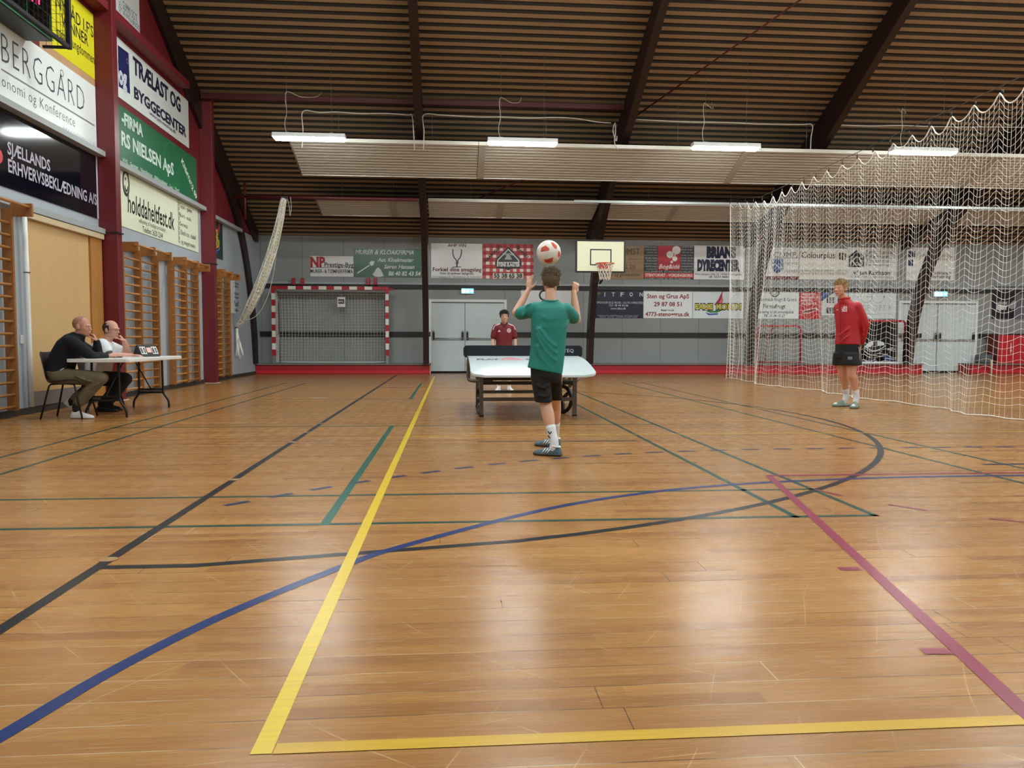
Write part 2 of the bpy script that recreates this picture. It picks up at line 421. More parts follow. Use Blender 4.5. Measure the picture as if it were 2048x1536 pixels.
# ---- walls
GREY = M('grey_wall_paint', rgb(140, 144, 144), .55, noise=.06, nscale=2.5)
GREYL = M('grey_light_ledge', rgb(160, 165, 168), .5)
GREYP = M('grey_left_wall_paint', rgb(168, 177, 186), .5, noise=.05, nscale=3)
BLACKR = M('black_rail', rgb(22, 20, 21), .5)
REDW = M('dark_red_wall_paint', rgb(114, 26, 36), .55, noise=.08, nscale=2)
REDC = M('red_column_paint', rgb(106, 26, 35), .42, noise=.08, nscale=3)
TANW = M('tan_board', rgb(190, 150, 110), .6, noise=.08, nscale=6)
w = MB(); w.box(WL-.2, WR+.2, WB, WB+.2, 0, EAVE+.2)
wall_back = tag(w.build('wall_back', GREY), kind='structure')
sm = MB()
k = 0
for i in range(28):
    x = -6.05+i*1.17+.62
    sm.box(x-.004, x+.004, WB-.003, WB+.002, .33, EAVE-.1)
tag(sm.build('panel_joints', M('dark_joint', rgb(70, 74, 76), .7), wall_back), 'dark vertical panel joints')
def gable(y0, y1, zt0, zt1, zb): return [(y0, zb), (y1, zb), (y1, zt1), (y0, zt0)]
w = MB()
w.mat(0); w.prism([(WN-.1, 0), (WB+.1, 0), (WB+.1, 2.86), (WN-.1, 2.86)], 'x', WL-.2, WL)
w.mat(0); w.prism([(WN-.1, 2.86), (WB+.1, 2.86), (WB+.1, EAVE+.05), (22.6, 3.83), (WN-.1, 3.83)], 'x', WL-.2, WL)
w.mat(1); w.prism([(WN-.1, 3.83), (22.5, 3.83), (22.5, 4.03), (RIDGE, 9.7), (WN-.1, 4.1)], 'x', WL-.2, WL)
wall_left = tag(w.build('wall_left', [GREYP, REDW]), kind='structure')
w = MB(); w.prism([(WN-.1, 0), (WB+.1, 0), (WB+.1, 4.1), (RIDGE, 9.7), (WN-.1, 4.1)], 'x', WR, WR+.2)
tag(w.build('wall_right', GREY), kind='structure')
w = MB(); w.box(WL-.2, WR+.2, WN-.2, WN, 0, EAVE+.2)
tag(w.build('wall_front', GREY), kind='structure')

# ---- slatted ceiling
def slat_mat():
    m = M('brown_ceiling_slat', (.29, .185, .10), .6, noise=.30, nscale=1.6, stretch=(.5, 14, 14)); return m
c = MB()
def ceil_half(sgn):
    n = int((22.75-RIDGE)/.175)
    prof = []
    for i in range(n+1):
        s = RIDGE+i*.175
        prof += [(s, .05, 1), (s+.045, .05, 1), (s+.066, 0., 1), (s+.154, 0., 0), (s+.175, .05, 1)]
    vs = []; fs = []; ms = []
    b0 = len(c.v)
    for (y, d, mm) in prof:
        z = EAVE + SLOPE*(22.6-y) + d
        yy = y if sgn > 0 else 2*RIDGE-y
        c.v += [(WL-.1, yy, z), (WR+.1, yy, z)]
    for i in range(len(prof)-1):
        a = b0+2*i; c.f.append((a, a+1, a+3, a+2)); c.m.append(prof[i+1][2] if prof[i+1][2] == 0 else 1); c.sm.append(False)
ceil_half(1); ceil_half(-1)
# top skin so that the roof has thickness
for sgn in (1, -1):
    ye = 22.9 if sgn > 0 else 2*RIDGE-22.9
    c.mat(1).add([(WL-.2, ye, EAVE-.14+.1), (WR+.2, ye, EAVE-.14+.1), (WR+.2, RIDGE, 9.66), (WL-.2, RIDGE, 9.66)], [(0, 1, 2, 3)], False)
ceiling = tag(c.build('ceiling', [slat_mat(), M('dark_ceiling_groove', (.022, .012, .006), .8)]), kind='structure')

# ---- kick boards with ledge along the back wall
RED1 = M('red_kick_board', rgb(160, 26, 38), .45, noise=.1, nscale=3)
RED2 = M('bright_red_kick_strip', rgb(196, 32, 46), .45, noise=.1, nscale=3)
LEDGE = M('grey_ledge_top', rgb(120, 112, 106), .6, noise=.15, nscale=10)
KY = 22.12
def kick(n, x0, x1, y0=KY, wl=False):
    b = MB()
    b.mat(0).box(x0, x1, y0+.015, WB-.001, .0, .25)
    b.mat(1).box(x0, x1, y0, y0+.014, .02, .10)
    b.mat(2).box(x0-.01, x1+.01, y0-.02, WB-.001, .262, .30)
    b.mat(3).box(x0, x1, y0+.03, WB-.001, .25, .262)
    b.mat(4).box(x1-.02, x1+.002, y0-.001, y0+.05, 0, .25)
    return tag(b.build('baseboard_back' if n == 0 else 'baseboard_back_%d' % n, [RED1, RED2, LEDGE, BLACKR, M('pale_wood_edge', rgb(205, 170, 130), .6)]), kind='structure')
kick(0, WL+.01, onY(861, 740, KY).x)
kick(1, onY(1022, 740, KY).x, onY(1845, 740, KY).x)
kick(2, onY(1942, 740, KY).x, WR-.001)
# rails across the back wall
r = MB()
for x0, x1 in ((WL+.01, onY(861, 700, 22.7).x), (onY(1020, 700, 22.7).x, onY(1842, 700, 22.7).x), (onY(1958, 700, 22.7).x, WR)):
    r.box(x0, x1, WB-.06, WB+.001, 1.07, 1.21)
tag(r.build('trim_1', BLACKR), kind='structure')
r = MB(); r.mat(0).box(WL+.01, WR, WB-.10, WB+.001, 2.575, 2.63); r.mat(1).box(WL+.01, WR, WB-.07, WB+.001, 2.46, 2.575)
tag(r.build('trim_2', [GREYL, BLACKR]), kind='structure')
# dark skirting along the left wall
r = MB(); r.box(WL-.001, WL+.03, WN, 22.1, 0, .085)
tag(r.build('baseboard_left', M('dark_skirting', rgb(58, 52, 50), .6)), kind='structure')

# ---- glulam frames
BEAM = M('dark_brown_glulam', rgb(34, 18, 19), .45, noise=.35, nscale=2.2, stretch=(4, 1, 6))
ARC_B = [(22.2, .30), (22.12, 1.2), (21.85, 2.1), (21.45, 3.0), (20.85, 3.9), (20.1, 4.65), (19.4, 5.15)]
ARC_F = [(21.9, .30), (21.74, 1.2), (21.42, 2.2), (20.98, 3.1), (20.4, 3.85), (19.6, 4.5), (18.7, 5.0), (17.6, 5.56), (16.2, 6.33), (14.4, 7.33), (RIDGE, 9.1)]
def smooth2(p, sub=5): return [(q.x, q.y) for q in catmull([(a, b, 0) for a, b in p], sub)]
def frame(x, hw, label):
    e = empty('roof_arch', (x, 21.9, 0), 0, label, 'beam', 'glulam roof arches')
    back = smooth2(ARC_B); front = smooth2(ARC_F)
    poly = front + [(RIDGE, ceil_z(RIDGE)-.03), (19.0, ceil_z(19.0)-.03)] + back[::-1]
    poly2 = [(18.6, ceil_z(18.6)-.03), (22.45, ceil_z(22.45)-.03), (22.45, 3.72), (22.15, 3.72), (20.3, 4.62), (19.0, 5.05)]
    for sgn, zz in ((1, 0), (-1, 0)):
        def mir(p): return [((y if sgn > 0 else 2*RIDGE-y)-21.9, z) for y, z in p]
        b = MB(); b.prism(mir([(y, (0.0 if (z <= .301 and sgn < 0) else z)) for y, z in poly]), 'x', -hw, hw); b.build('arch_rib', BEAM, e)
        b = MB(); b.prism(mir(poly2), 'x', -hw*.8, hw*.8); b.build('eave_bracket', BEAM, e)
    return e
BX = [-5.44, -.70, 4.00, 8.73, 13.62, 18.35, 23.1]
BL = ['dark glulam arch standing against the red left gable wall', 'dark glulam arch standing left of the white double door behind the table',
      'dark glulam arch carrying the basketball backboard', 'dark glulam arch behind the far end of the divider net, beside the sailboat sign',
      'dark glulam arch beside the far right double door, seen through the net', 'dark glulam arch out beyond the net, right of the far door', 'dark glulam arch nearest the right end wall']
for x, l in zip(BX, BL): frame(x, .08 if x > -5 else .038, l)

# ---- red steel columns on the left wall
def column(y, label):
    e = empty('steel_column', (WL, y, 0), 0, label, 'column', 'red columns of the left wall')
    top = min(ceil_z(y+.2), 9.3)-.04
    b = MB(); b.box(0.001, .28, 0, .175, 0.012, top); b.build('shaft', REDC, e, .006)
    b = MB(); b.box(.001, .31, -.03, .21, 0, .012); b.build('base_plate', M('pale_plate', rgb(190, 178, 165), .5), e)
    b = MB(); b.bar((.07, -.012, 2.64), (.292, -.012, 2.64), .010); b.bar((.292, -.02, 2.64), (.292, .19, 2.64), .010); b.build('strap', M('black_strap', rgb(26, 22, 24), .6), e)
    return e
column(7.65, 'red steel column out of frame on the near left wall')
column(12.62, 'red steel column right of the wooden door panel')
column(17.59, 'red steel column at the far end of the wall bars')

# ---- ledges, girts and boards on the left wall
def wallbox(n, y0, y1, z0, z1, d, mat):
    b = MB(); b.box(WL-.001, WL+d, y0, y1, z0, z1); return tag(b.build('trim_%d' % n, mat), kind='structure')
wallbox(3, 7.85, 12.61, 3.80, 3.88, .14, GREYL)
wallbox(4, 12.81, 17.58, 3.79, 3.87, .14, GREYL)
wallbox(5, 17.78, 20.6, 3.74, 3.82, .12, GREYL)
wallbox(6, 7.85, 12.61, 2.61, 2.69, .11, GREYL)
wallbox(7, 12.81, 17.58, 2.49, 2.55, .09, GREYL)
wallbox(8, 7.85, 12.61, 6.02, 6.15, .24, REDW)
wallbox(9, 12.81, 16.3, 6.02, 6.15, .24, REDW)
wallbox(10, 11.0, 12.61, 3.88, 5.1, .010, TANW)
# ================================================================== LAMPS AND THINGS UNDER THE ROOF
LAMPW = M('lamp_diffuser', (.9, .9, .9), .4, emit=(.93, 1.0, .97), estr=LAMP_STRENGTH)
WHITEM = M('white_metal', rgb(225, 228, 228), .4)
CABLE = M('grey_white_cable', rgb(190, 185, 175), .6)
WIRE = M('thin_steel_wire', rgb(120, 120, 120), .4, metal=.6)
def make_lamp():
    e = empty('ceiling_lamp', (0, 0, 0))
    b = MB()
    b.rings([[(-.73, -.115, .0), (.73, -.115, .0), (.73, .115, .0), (-.73, .115, .0)], [(-.73, -.115, .075), (.73, -.115, .075), (.73, .115, .075), (-.73, .115, .075)], [(-.72, -.06, .095), (.72, -.06, .095), (.72, .06, .095), (-.72, .06, .095)]])
    for i in range(len(b.sm)): b.sm[i] = False
    b.build('housing', WHITEM, e)
    b = MB(); b.rings([[(-.725, -.11, -.002), (.725, -.11, -.002), (.725, .11, -.002), (-.725, .11, -.002)], [(-.69, -.085, -.045), (.69, -.085, -.045), (.69, .085, -.045), (-.69, .085, -.045)]])
    for i in range(len(b.sm)): b.sm[i] = False
    b.build('diffuser', LAMPW, e)
    for s in (-1, 1):
        b = MB(); b.box(s*.45-.03, s*.45+.03, -.02, .02, .095, .115); b.cyl((s*.45, 0, .11), (s*.45, 0, 1.85), .003, 5); b.build('suspension_wire', WIRE, e)
    b = MB(); b.tube(catmull([(-.47, .03, .10), (-.50, .04, .30), (-.46, .05, .52), (-.48, .05, .75), (-.47, .06, .92), (-.40, .14, .95), (-.24, .30, .92), (-.08, .60, 1.0), (.03, .95, 1.14), (.07, 1.15, 1.29)], 6), .007, 6); b.build('cord', CABLE, e)
    return e
lamp0 = make_lamp()
LY = 16.3
lamp_spots = []
labs = ['strip lamp at the far left, above the left end of the slatted heating panel', 'strip lamp hanging just left of the middle of the hall, above the ball', 'strip lamp hanging above and right of the basketball hoop', 'strip lamp seen through the top of the divider net']
for (px, py), l in zip(((619, 284), (1045, 294), (1451, 302), (1846, 309)), labs):
    p = onY(px, py, LY); lamp_spots.append((p.x, LY, 5.09, 'white lit '+l.replace('at the far left, above the left end of','above the open left end of')))
for r_, (yy, zz) in enumerate(((12.3, 6.94), (10.0, 7.25), (6.4, 5.62), (2.9, 3.95))):
    for i in range(7):
        lamp_spots.append((-3.0+4.25*i, yy, zz, 'white lit strip lamp high over the court, out of frame'))
for i in range(3): lamp_spots.append((14.6+4.25*i, LY, 5.09, 'white lit strip lamp beyond the divider net, out of frame'))
for i, (x, y, z, l) in enumerate(lamp_spots):
    o = lamp0 if i == 0 else copy_tree(lamp0)
    o.location = (x, y, z); tag(o, l, 'lamp', 'white strip lamps')

# ---- slatted radiant heating panels
PANM = M('beige_panel_slat', rgb(192, 184, 170), .28, spec=.8)
PAND = M('panel_dark_back', rgb(74, 70, 64), .7)
def panel(x0, x1, yn, zn, yf, zf, n, label, group, open_end=False, strips=()):
    e = empty('radiant_panel', (x0, yn, zn), 0, label, 'heating panel', group)
    d = Vector((0, yf-yn, zf-zn)); L = d.length; d.normalize(); nn = Vector((0, -d.z, d.y))
    if nn.z < 0: nn = -nn
    W = x1-x0
    def P(x, s, h): return Vector((x, 0, 0))+d*s+nn*h
    b = MB()
    p = L/n
    for i in range(n):
        prof = [(i*p+p*.06, .012), (i*p+p*.14, 0), (i*p+p*.70, 0), (i*p+p*.78, .012)]
        vs = []
        for s, h in prof: vs += [P(0, s, h), P(W, s, h)]
        b.add(vs, [(2*k, 2*k+1, 2*k+3, 2*k+2) for k in range(3)], False)
    b.build('slats', PANM, e)
    b = MB(); o = .28 if open_end else 0
    b.add([P(o, 0, .013), P(W, 0, .013), P(W, L, .013), P(o, L, .013), P(o, 0, .06), P(W, 0, .06), P(W, L, .06), P(o, L, .06)], [(0, 1, 2, 3), (7, 6, 5, 4), (0, 4, 5, 1), (1, 5, 6, 2), (2, 6, 7, 3), (3, 7, 4, 0)], False)
    b.build('insulation_tray', [PAND], e)
    b = MB(); b.bar(P(0, -.02, .02), P(W, -.02, .02), .015, .04); b.bar(P(0, L+.01, .02), P(W, L+.01, .02), .012, .03); b.build('edge_profile', PANM, e)
    if open_end:
        b = MB(); b.cyl(P(-.02, -.02, .03), P(-.02, L+.02, .03), .028, 8); b.build('header_pipe', M('grey_header_pipe', rgb(120, 116, 108), .4), e)
    for s in strips:
        b = MB(); b.obox(P(s, L/2, -.008), (1, 0, 0), d, nn, .075, L/2+.02, .006); b.build('joint_cover', M('grey_joint_cover', rgb(168, 164, 154), .5), e)
    k = max(2, int(W/2.2))
    for i in range(k):
        x = W*(i+.5)/k
        for s in (.08, L-.08):
            q = P(x, s, .05); yy = yn+q.y; top = ceil_z(yy)-zn-.02
            b = MB(); b.cyl(q, (q.x, q.y, top), .004, 5); b.build('hanger', WIRE, e)
    return e
g1 = 'large slatted heating panel sections'
xs = [-3.5, .63, 6.72, 12.8, 18.8, 26]
ll = ['cream slatted heating panel section under the leftmost lamp, with an open pipe end', 'cream slatted heating panel section behind the middle two lamps', 'cream slatted heating panel section behind the upper part of the divider net', 'cream slatted heating panel section out of frame beyond the net', 'cream slatted heating panel section near the right end wall']
for i in range(5):
    panel(xs[i]+.004, xs[i+1]-.004, 17.5, 5.33, 18.8, 4.87, 12, ll[i], g1, i == 0, (.08,) if i else ())
g2 = 'small far heating panel sections'
x2 = [(-3.42, BX[1]-.12), (BX[1]+.12, BX[2]-.12), (BX[2]+.12, BX[3]-.12), (BX[3]+.12, BX[4]-.12), (BX[4]+.12, BX[5]-.12)]
l2 = ['narrow cream heating panel at the far wall, left of the arch by the white door', 'narrow cream heating panel at the far wall above the flying ball', 'narrow cream heating panel at the far wall right of the backboard', 'narrow cream heating panel at the far wall behind the divider net', 'narrow cream heating panel at the far wall above the far right door']
for i, (a, b_) in enumerate(x2): panel(a, b_, 20.25, 4.56, 21.2, 4.31, 9, l2[i], g2, i == 0, (1.9,) if i < 3 else ())

# ---- red purlins, bracing rods
REDP = M('red_purlin_paint', rgb(78, 20, 22), .5)
def rod(name, label, cat, p, q, r, mat, n=8):
    b = MB(); o = Vector(p); b.cyl((0, 0, 0), Vector(q)-o, r, n)
    ob = b.build(name, mat); ob.location = o
    return tag(ob, label, cat)
def purl(x0, x1, y, dz, r, label):
    b = MB(); b.box(0, x1-x0, -r, r, -r, r); ob = b.build('purlin', REDP); ob.location = (x0, y, ceil_z(y)-dz)
    tag(ob, label, 'purlin', 'red steel purlins')
purl(-5.38, BX[1]-.09, 17.5, .16, .055, 'red steel purlin under the ceiling above the leftmost lamp')
purl(BX[1]+.09, BX[2]-.09, 17.5, .16, .055, 'red steel purlin under the ceiling above the second lamp from the left')
rod('bracing_rod', 'thin red bracing rod rising to the right across the ceiling from the backboard arch', 'rod', (BX[2]+.10, 17.6, 6.0), (BX[3]-.1, 12.35, 8.6), .018, REDP)
rod('bracing_rod', 'thin red bracing rod low behind the heating panels, left of the backboard arch', 'rod', (BX[1]+.10, 21.7, 4.33), (BX[2]-.10, 18.6, 5.72), .018, REDP)
b = MB(); b.cyl((0, 0, 0), (BX[1]-.1+5.3, 0, 0), .045, 10); b.cyl((.28, 0, -.55), (.28, 0, .35), .03, 8)
o = b.build('net_boom_pipe', REDP); o.location = (-5.3, 19.55, onY(640, 396, 19.55).z); tag(o, 'red pipe across the left bay that the bundled white net hangs from', 'pipe')

# ---- white cables strung along the bays
def cable(label, pts, r=.012):
    p0 = Vector(pts[0]); b = MB(); b.tube(catmull([Vector(p)-p0 for p in pts], 6), r, 6)
    o = b.build('cable', CABLE); o.location = p0; tag(o, label, 'cable', 'white cables under the roof')
YC = 17.4
def cpts(l, Y=YC): return [onY(x, y, Y) for x, y in l]
cable('white cable strung above the left end of the large heating panel', cpts([(604, 296), (606, 260), (606, 223), (640, 225), (672, 224), (720, 227), (775, 227), (815, 230), (824, 231), (827, 262), (829, 300)]))
cable('white cable strung above the second section of the large heating panel', cpts([(847, 300), (848, 262), (847, 230), (880, 230), (915, 232), (960, 234), (1000, 234), (1060, 236), (1110, 235), (1150, 237), (1195, 244), (1222, 246)]))
cable('white cable strung right of the backboard arch above the panel', cpts([(1272, 239), (1330, 242), (1380, 244), (1450, 245), (1520, 248), (1600, 249), (1624, 250), (1622, 275), (1621, 298)]))
cable('white cable strung above the panel behind the divider net', cpts([(1680, 250), (1740, 252), (1800, 251), (1860, 253), (1930, 254), (2000, 254), (2060, 255)]))
cable('looped white cable ends hanging at the backboard arch', cpts([(1236, 300), (1229, 285), (1231, 265), (1230, 246), (1226, 262), (1232, 282), (1234, 272)]))

# ---- curtain rail
b = MB(); x0 = onY(1148, 404, 19.1).x; b.box(0, 22-x0, -.03, .03, -.012, .012); b.box(0, 22-x0, -.01, .01, .012, .05)
o = b.build('curtain_rail', M('galvanised_rail', rgb(150, 152, 150), .35, metal=.5)); o.location = (x0, 19.1, onY(1148, 404, 19.1).z)
tag(o, 'long galvanised curtain rail in front of the backboard arch', 'rail')
# ================================================================== SIGNS ON THE WALLS
INK = {}
def ink(r, g, b, rough=.5):
    k = (r, g, b)
    if k not in INK: INK[k] = M('ink_%d_%d_%d' % k, rgb(r, g, b), rough)
    return INK[k]
class Plane:
    """a wall plane; pixel measurements of the photograph are turned into metres on it"""
    def __init__(s, kind, val): s.k = kind; s.val = val
    def uv(s, p):
        if s.k == 'y': q = onY(p[0], p[1], s.val); return (q.x, q.z)
        q = onX(p[0], p[1], s.val); return (q.y, q.z)
    def P(s, u, v, h):
        return Vector((u, s.val-h, v)) if s.k == 'y' else Vector((s.val+h, u, v))
class Sign:
    def __init__(s, name, label, plane, tl, br, col, cat='sign', group=None, th=.012, rough=.4, edges=None, mat=None):
        s.pl = plane; u0, v1 = plane.uv(tl); u1, v0 = plane.uv(br)
        if edges: u0 = edges[0] if edges[0] is not None else u0; v0 = edges[1] if edges[1] is not None else v0; u1 = edges[2] if edges[2] is not None else u1; v1 = edges[3] if edges[3] is not None else v1
        u0 += .002; u1 -= .002; s.u0, s.u1, s.v0, s.v1 = u0, u1, v0, v1
        s.org = plane.P((u0+u1)/2, (v0+v1)/2, 0)
        s.e = empty(name, s.org, 0, label, cat, group)
        s.parts = {}; s.h = th+.0016; s.th = th; s.layer = 0
        b = MB(); s.bx(b, u0, u1, v0, v1, -.001 if plane.k == 'x' else 0.0, th); b.build('panel', mat or M('board_%d_%d_%d' % col, tuple(min(.86, c*(1.28 if min(col) > 150 else 1)) for c in rgb(*col)), rough), s.e)
    def L(s, u, v, h): return s.pl.P(u, v, h)-s.org
    def bx(s, b, u0, u1, v0, v1, h0, h1):
        c = [s.L(u, v, h) for h in (h0, h1) for (u, v) in ((u0, v0), (u1, v0), (u1, v1), (u0, v1))]
        b.add(c, [(3, 2, 1, 0), (4, 5, 6, 7), (0, 1, 5, 4), (1, 2, 6, 5), (2, 3, 7, 6), (3, 0, 4, 7)], False)
    def mb(s, part, col):
        k = (part, col)
        if k not in s.parts: s.parts[k] = [MB(), s.h]; s.h += .0016
        return s.parts[k]
    def poly(s, pts, col, part='logo', uv=False):
        b, h = s.mb(part, col)
        q = [(p if uv else s.pl.uv(p)) for p in pts]
        b.add([s.L(u, v, h) for u, v in q], [tuple(range(len(q)))], False); return s
    def rect(s, a, c, col, part='logo'):
        u0, v0 = s.pl.uv(a); u1, v1 = s.pl.uv(c)
        return s.poly([(u0, v0), (u1, v0), (u1, v1), (u0, v1)], col, part, True)
    def ell(s, c, rx, ry, col, part='logo', ring=0., a0=0, a1=360, n=28):
        cu, cv = s.pl.uv(c); eu, _ = s.pl.uv((c[0]+rx, c[1])); _, ev = s.pl.uv((c[0], c[1]-ry))
        ru, rv = abs(eu-cu), abs(ev-cv)
        b, h = s.mb(part, col)
        A = [math.radians(a0+(a1-a0)*i/n) for i in range(n+1)]
        if ring:
            vs = [s.L(cu+ru*k*math.cos(a), cv+rv*k*math.sin(a), h) for k in (1, 1-ring) for a in A]
            b.add(vs, [(i, i+1, n+2+i, n+1+i) for i in range(n)], False)
        else: b.add([s.L(cu+ru*math.cos(a), cv+rv*math.sin(a), h) for a in A[:-1]], [tuple(range(n))], False)
        return s
    def line(s, pts, col, w, part='logo'):
        b, h = s.mb(part, col)
        q = [Vector((*s.pl.uv(p), 0)) for p in pts]
        for p0, p1 in zip(q, q[1:]):
            t = (p1-p0).normalized(); n_ = Vector((-t.y, t.x, 0))*w/2; e = t*w*.3
            b.add([s.L(p.x, p.y, h) for p in (p0-n_-e, p1-n_+e, p1+n_+e, p0+n_-e)], [(0, 1, 2, 3)], False)
        return s
    def text(s, t, a, c, col, bold=0., shear=0., part='lettering', sp=1.0, rot=0.):
        """a: pixel of the lower left of the baseline, c: pixel of the right end at cap height"""
        u0, v0 = s.pl.uv(a); u1, v1 = s.pl.uv(c)
        vs, fs = tmesh(t, bold, shear, sp)
        if not vs: return s
        xa = min(v[0] for v in vs); xb = max(v[0] for v in vs)
        b, h = s.mb(part, col)
        if rot:
            k = rot; L = (xb-xa); sy = k[1]/CAPH; ang = math.radians(k[0]); sx = k[2]/L
            b.add([s.L(u0+((x-xa)*sx*math.cos(ang)-y*sy*math.sin(ang)), v0+((x-xa)*sx*math.sin(ang)+y*sy*math.cos(ang)), h) for x, y in vs], fs, False); return s
        sx = (u1-u0)/(xb-xa); sy = (v1-v0)/CAPH
        b.add([s.L(u0+(x-xa)*sx, v0+y*sy, h) for x, y in vs], fs, False); return s
    def done(s):
        for (part, col), (b, h) in s.parts.items(): b.build(part, ink(*col), s.e)
        return s.e
def crop(x0, y0, k): return lambda x, y: (x0+x/k, y0+y/k)

BP = Plane('y', WB-.001)
G = 'sponsor boards on the grey back wall'
A = crop(1140, 440, 4.5175); B = crop(420, 360, 3.656); C = crop(840, 440, 3.0725); D = crop(1440, 440, 3.3684)
NAVY = (22, 26, 66); WHITE = (222, 224, 226); INKB = (22, 22, 30); CRIM = (140, 22, 44)

s = Sign('sponsor_sign', 'white NP Prestige-Byg board above the handball goal', BP, B(732, 555), B(1050, 708), (196, 196, 194), group=G)
s.text('NP', B(735, 633), B(843, 566), (168, 28, 34), .05).text('Prestige-Byg', B(838, 635), B(1050, 605), INKB, .015).line([B(735, 640), B(1050, 640)], INKB, .012)
s.text('MURER- & TØMRERFIRMA', B(735, 680), B(1045, 656), INKB, .01).done()
s = Sign('sponsor_sign', 'dark green Murer & Kloakfirma board with white slanted lettering', BP, B(1050, 500), B(1553, 714), (70, 104, 88), group=G, rough=.25)
w_ = (214, 222, 216)
s.text('MURER & KLOAKFIRMA', B(1060, 541), B(1490, 515), w_, .02, .3).text('Aut. Kloakmester', B(1225, 597), B(1490, 572), w_, .02, .3)
s.text('Søren Hansen', B(1272, 648), B(1495, 622), w_, .02, .3).text('Bil 40 82 43 54', B(1305, 698), B(1540, 671), w_, .03, .2)
s.poly([B(1188, 690), B(1205, 670), B(1218, 645), B(1235, 640), B(1252, 660), B(1262, 682), B(1272, 702), B(1240, 710), B(1205, 706)], w_)
s.line([B(1080, 680), B(1165, 625)], w_, .03).poly([B(1165, 605), B(1185, 590), B(1203, 597), B(1195, 622), B(1178, 630)], w_).done()
s = Sign('sponsor_sign', 'white AHP Vin board with a wine glass drawing', BP, C(68, 143), C(383, 358), (205, 205, 206), group=G)
s.text('AHP VIN', C(170, 165), C(283, 148), (98, 22, 40), .02)
for e_ in (-1, 1): s.line([C(228+e_*27, 182), C(228+e_*26, 210), C(228+e_*18, 232), C(228+e_*6, 246), C(228, 262), C(226, 288)], (70, 72, 86), .03)
s.line([C(200, 290), C(252, 288)], (70, 72, 86), .02).text('AHP', C(214, 270), C(240, 258), (60, 60, 72), .01)
s.text('Forkæl dine smagsløg', C(78, 314), C(377, 295), (98, 22, 40), .025).text('Vine til enhver lejlighed.', C(120, 334), C(332, 322), INKB, .015)
s.text('Store Kongevej 12 - Vordingborg - tlf. 26 30 40 27', C(75, 352), C(378, 346), INKB, .0).done()
s = Sign('sponsor_sign', 'red and white checked Byens Slagter board with dark shield', BP, C(385, 150), C(697, 362), (214, 208, 206), group=G)
nx = 15
for i in range(nx):
    if i % 2 == 0: s.rect(C(385+312*i/nx, 362), C(385+312*(i+1)/nx, 150), (196, 92, 88), 'check_stripes')
for j in range(10):
    if j % 2 == 0: s.rect(C(385, 150+212*(j+1)/10), C(697, 150+212*j/10), (190, 64, 62), 'check_bands')
for i in range(0, nx, 2):
    for j in range(0, 10, 2): s.rect(C(385+312*i/nx, 150+212*(j+1)/10), C(385+312*(i+1)/nx, 150+212*j/10), (158, 30, 34), 'check_squares')
s.poly([C(460, 262), C(466, 240), C(542, 163), C(618, 240), C(626, 262), C(618, 296), C(560, 300), C(542, 310), C(524, 300), C(466, 296)], (40, 42, 48), 'shield')
s.poly([C(472, 262), C(476, 244), C(542, 176), C(608, 244), C(612, 262)], (214, 214, 212), 'shield')
s.poly([C(480, 258), C(484, 246), C(542, 186), C(600, 246), C(604, 258)], (52, 54, 60), 'shield')
s.text('STENSVED', C(508, 217), C(578, 205), (214, 214, 212), .02).poly([C(518, 244), C(530, 222), C(542, 204), C(554, 222), C(566, 244)], (180, 180, 180), 'shield')
s.text('BYENS SLAGTER', C(472, 285), C(614, 264), (226, 226, 226), .05).rect(C(448, 357), C(634, 328), (222, 218, 214), 'number_plate')
s.text('55 38 65 38', C(454, 354), C(628, 331), (40, 24, 30), .04)
s.text('OGSÅ MAD UD', C(396, 268), C(505, 160), (30, 26, 30), .03, rot=(44, .075, .72)).text('AF HUSET', C(585, 166), C(660, 240), (30, 26, 30), .03, rot=(-44, .075, .50)).done()
s = Sign('sponsor_sign', 'tan board partly hidden behind the basketball backboard', BP, A(225, 232), A(668, 538), (150, 116, 78), group=G)
s.text('BLOMST', A(392, 310), A(632, 258), (52, 40, 32), .0).text('- Stensved', A(508, 362), A(645, 342), (52, 40, 32)).text('55 38 92 20', A(330, 438), A(588, 405), (52, 40, 32), .01)
s.text('Blomster og gaveartikler', A(240, 505), A(640, 478), (52, 40, 32), .01, .3).done()
s = Sign('sponsor_sign', 'black board with a red square of white bubbles, Stentorvet Vordingborg', BP, A(668, 232), A(1118, 538), (26, 24, 28), group=G)
rows = ['BESTSELLER KONTOR', 'ROMANER BØGER', 'COMPUTERE', 'KALENDER KRIMI', 'BLÆK PAPIR', 'SKOLE KORT', 'ROMANER', 'PAPIR KALENDER', 'KALENDER ROMANER BØGER', 'BESTSELLER BLÆK KRIMI']
for i, t in enumerate(rows):
    y = 250+i*25
    s.text(t.split()[0]+' '+t.split()[-1][:4], A(672+(i % 3)*9, y), A(786, y-11), (176, 172, 170), .01)
    s.text(t.split()[-1]+' '+t[:4], A(1004, y), A(1114-(i % 2)*8, y-11), (176, 172, 170), .01)
s.text('KALENDER ROMANER BLÆK', A(672, 474), A(1110, 462), (176, 172, 170), .01).text('COMPUTERE BLÆK ROMANER', A(672, 536), A(1090, 525), (176, 172, 170), .01)
s.rect(A(790, 455), A(1000, 235), (176, 30, 44), 'red_square')
for x, y, r_ in ((902, 313, 32), (960, 273, 38), (945, 350, 23), (918, 380, 12), (947, 317, 8)): s.ell(A(x, y), r_/4.5175, r_/4.5175, (226, 222, 218), 'bubbles')
s.text('Bog&idé', A(802, 440), A(990, 402), (226, 222, 218), .01, .25)
s.rect(A(668, 520), A(1114, 482), (196, 32, 46), 'red_band').text('STENTORVET - VORDINGBORG', A(680, 510), A(1103, 489), (230, 226, 222), .025).done()
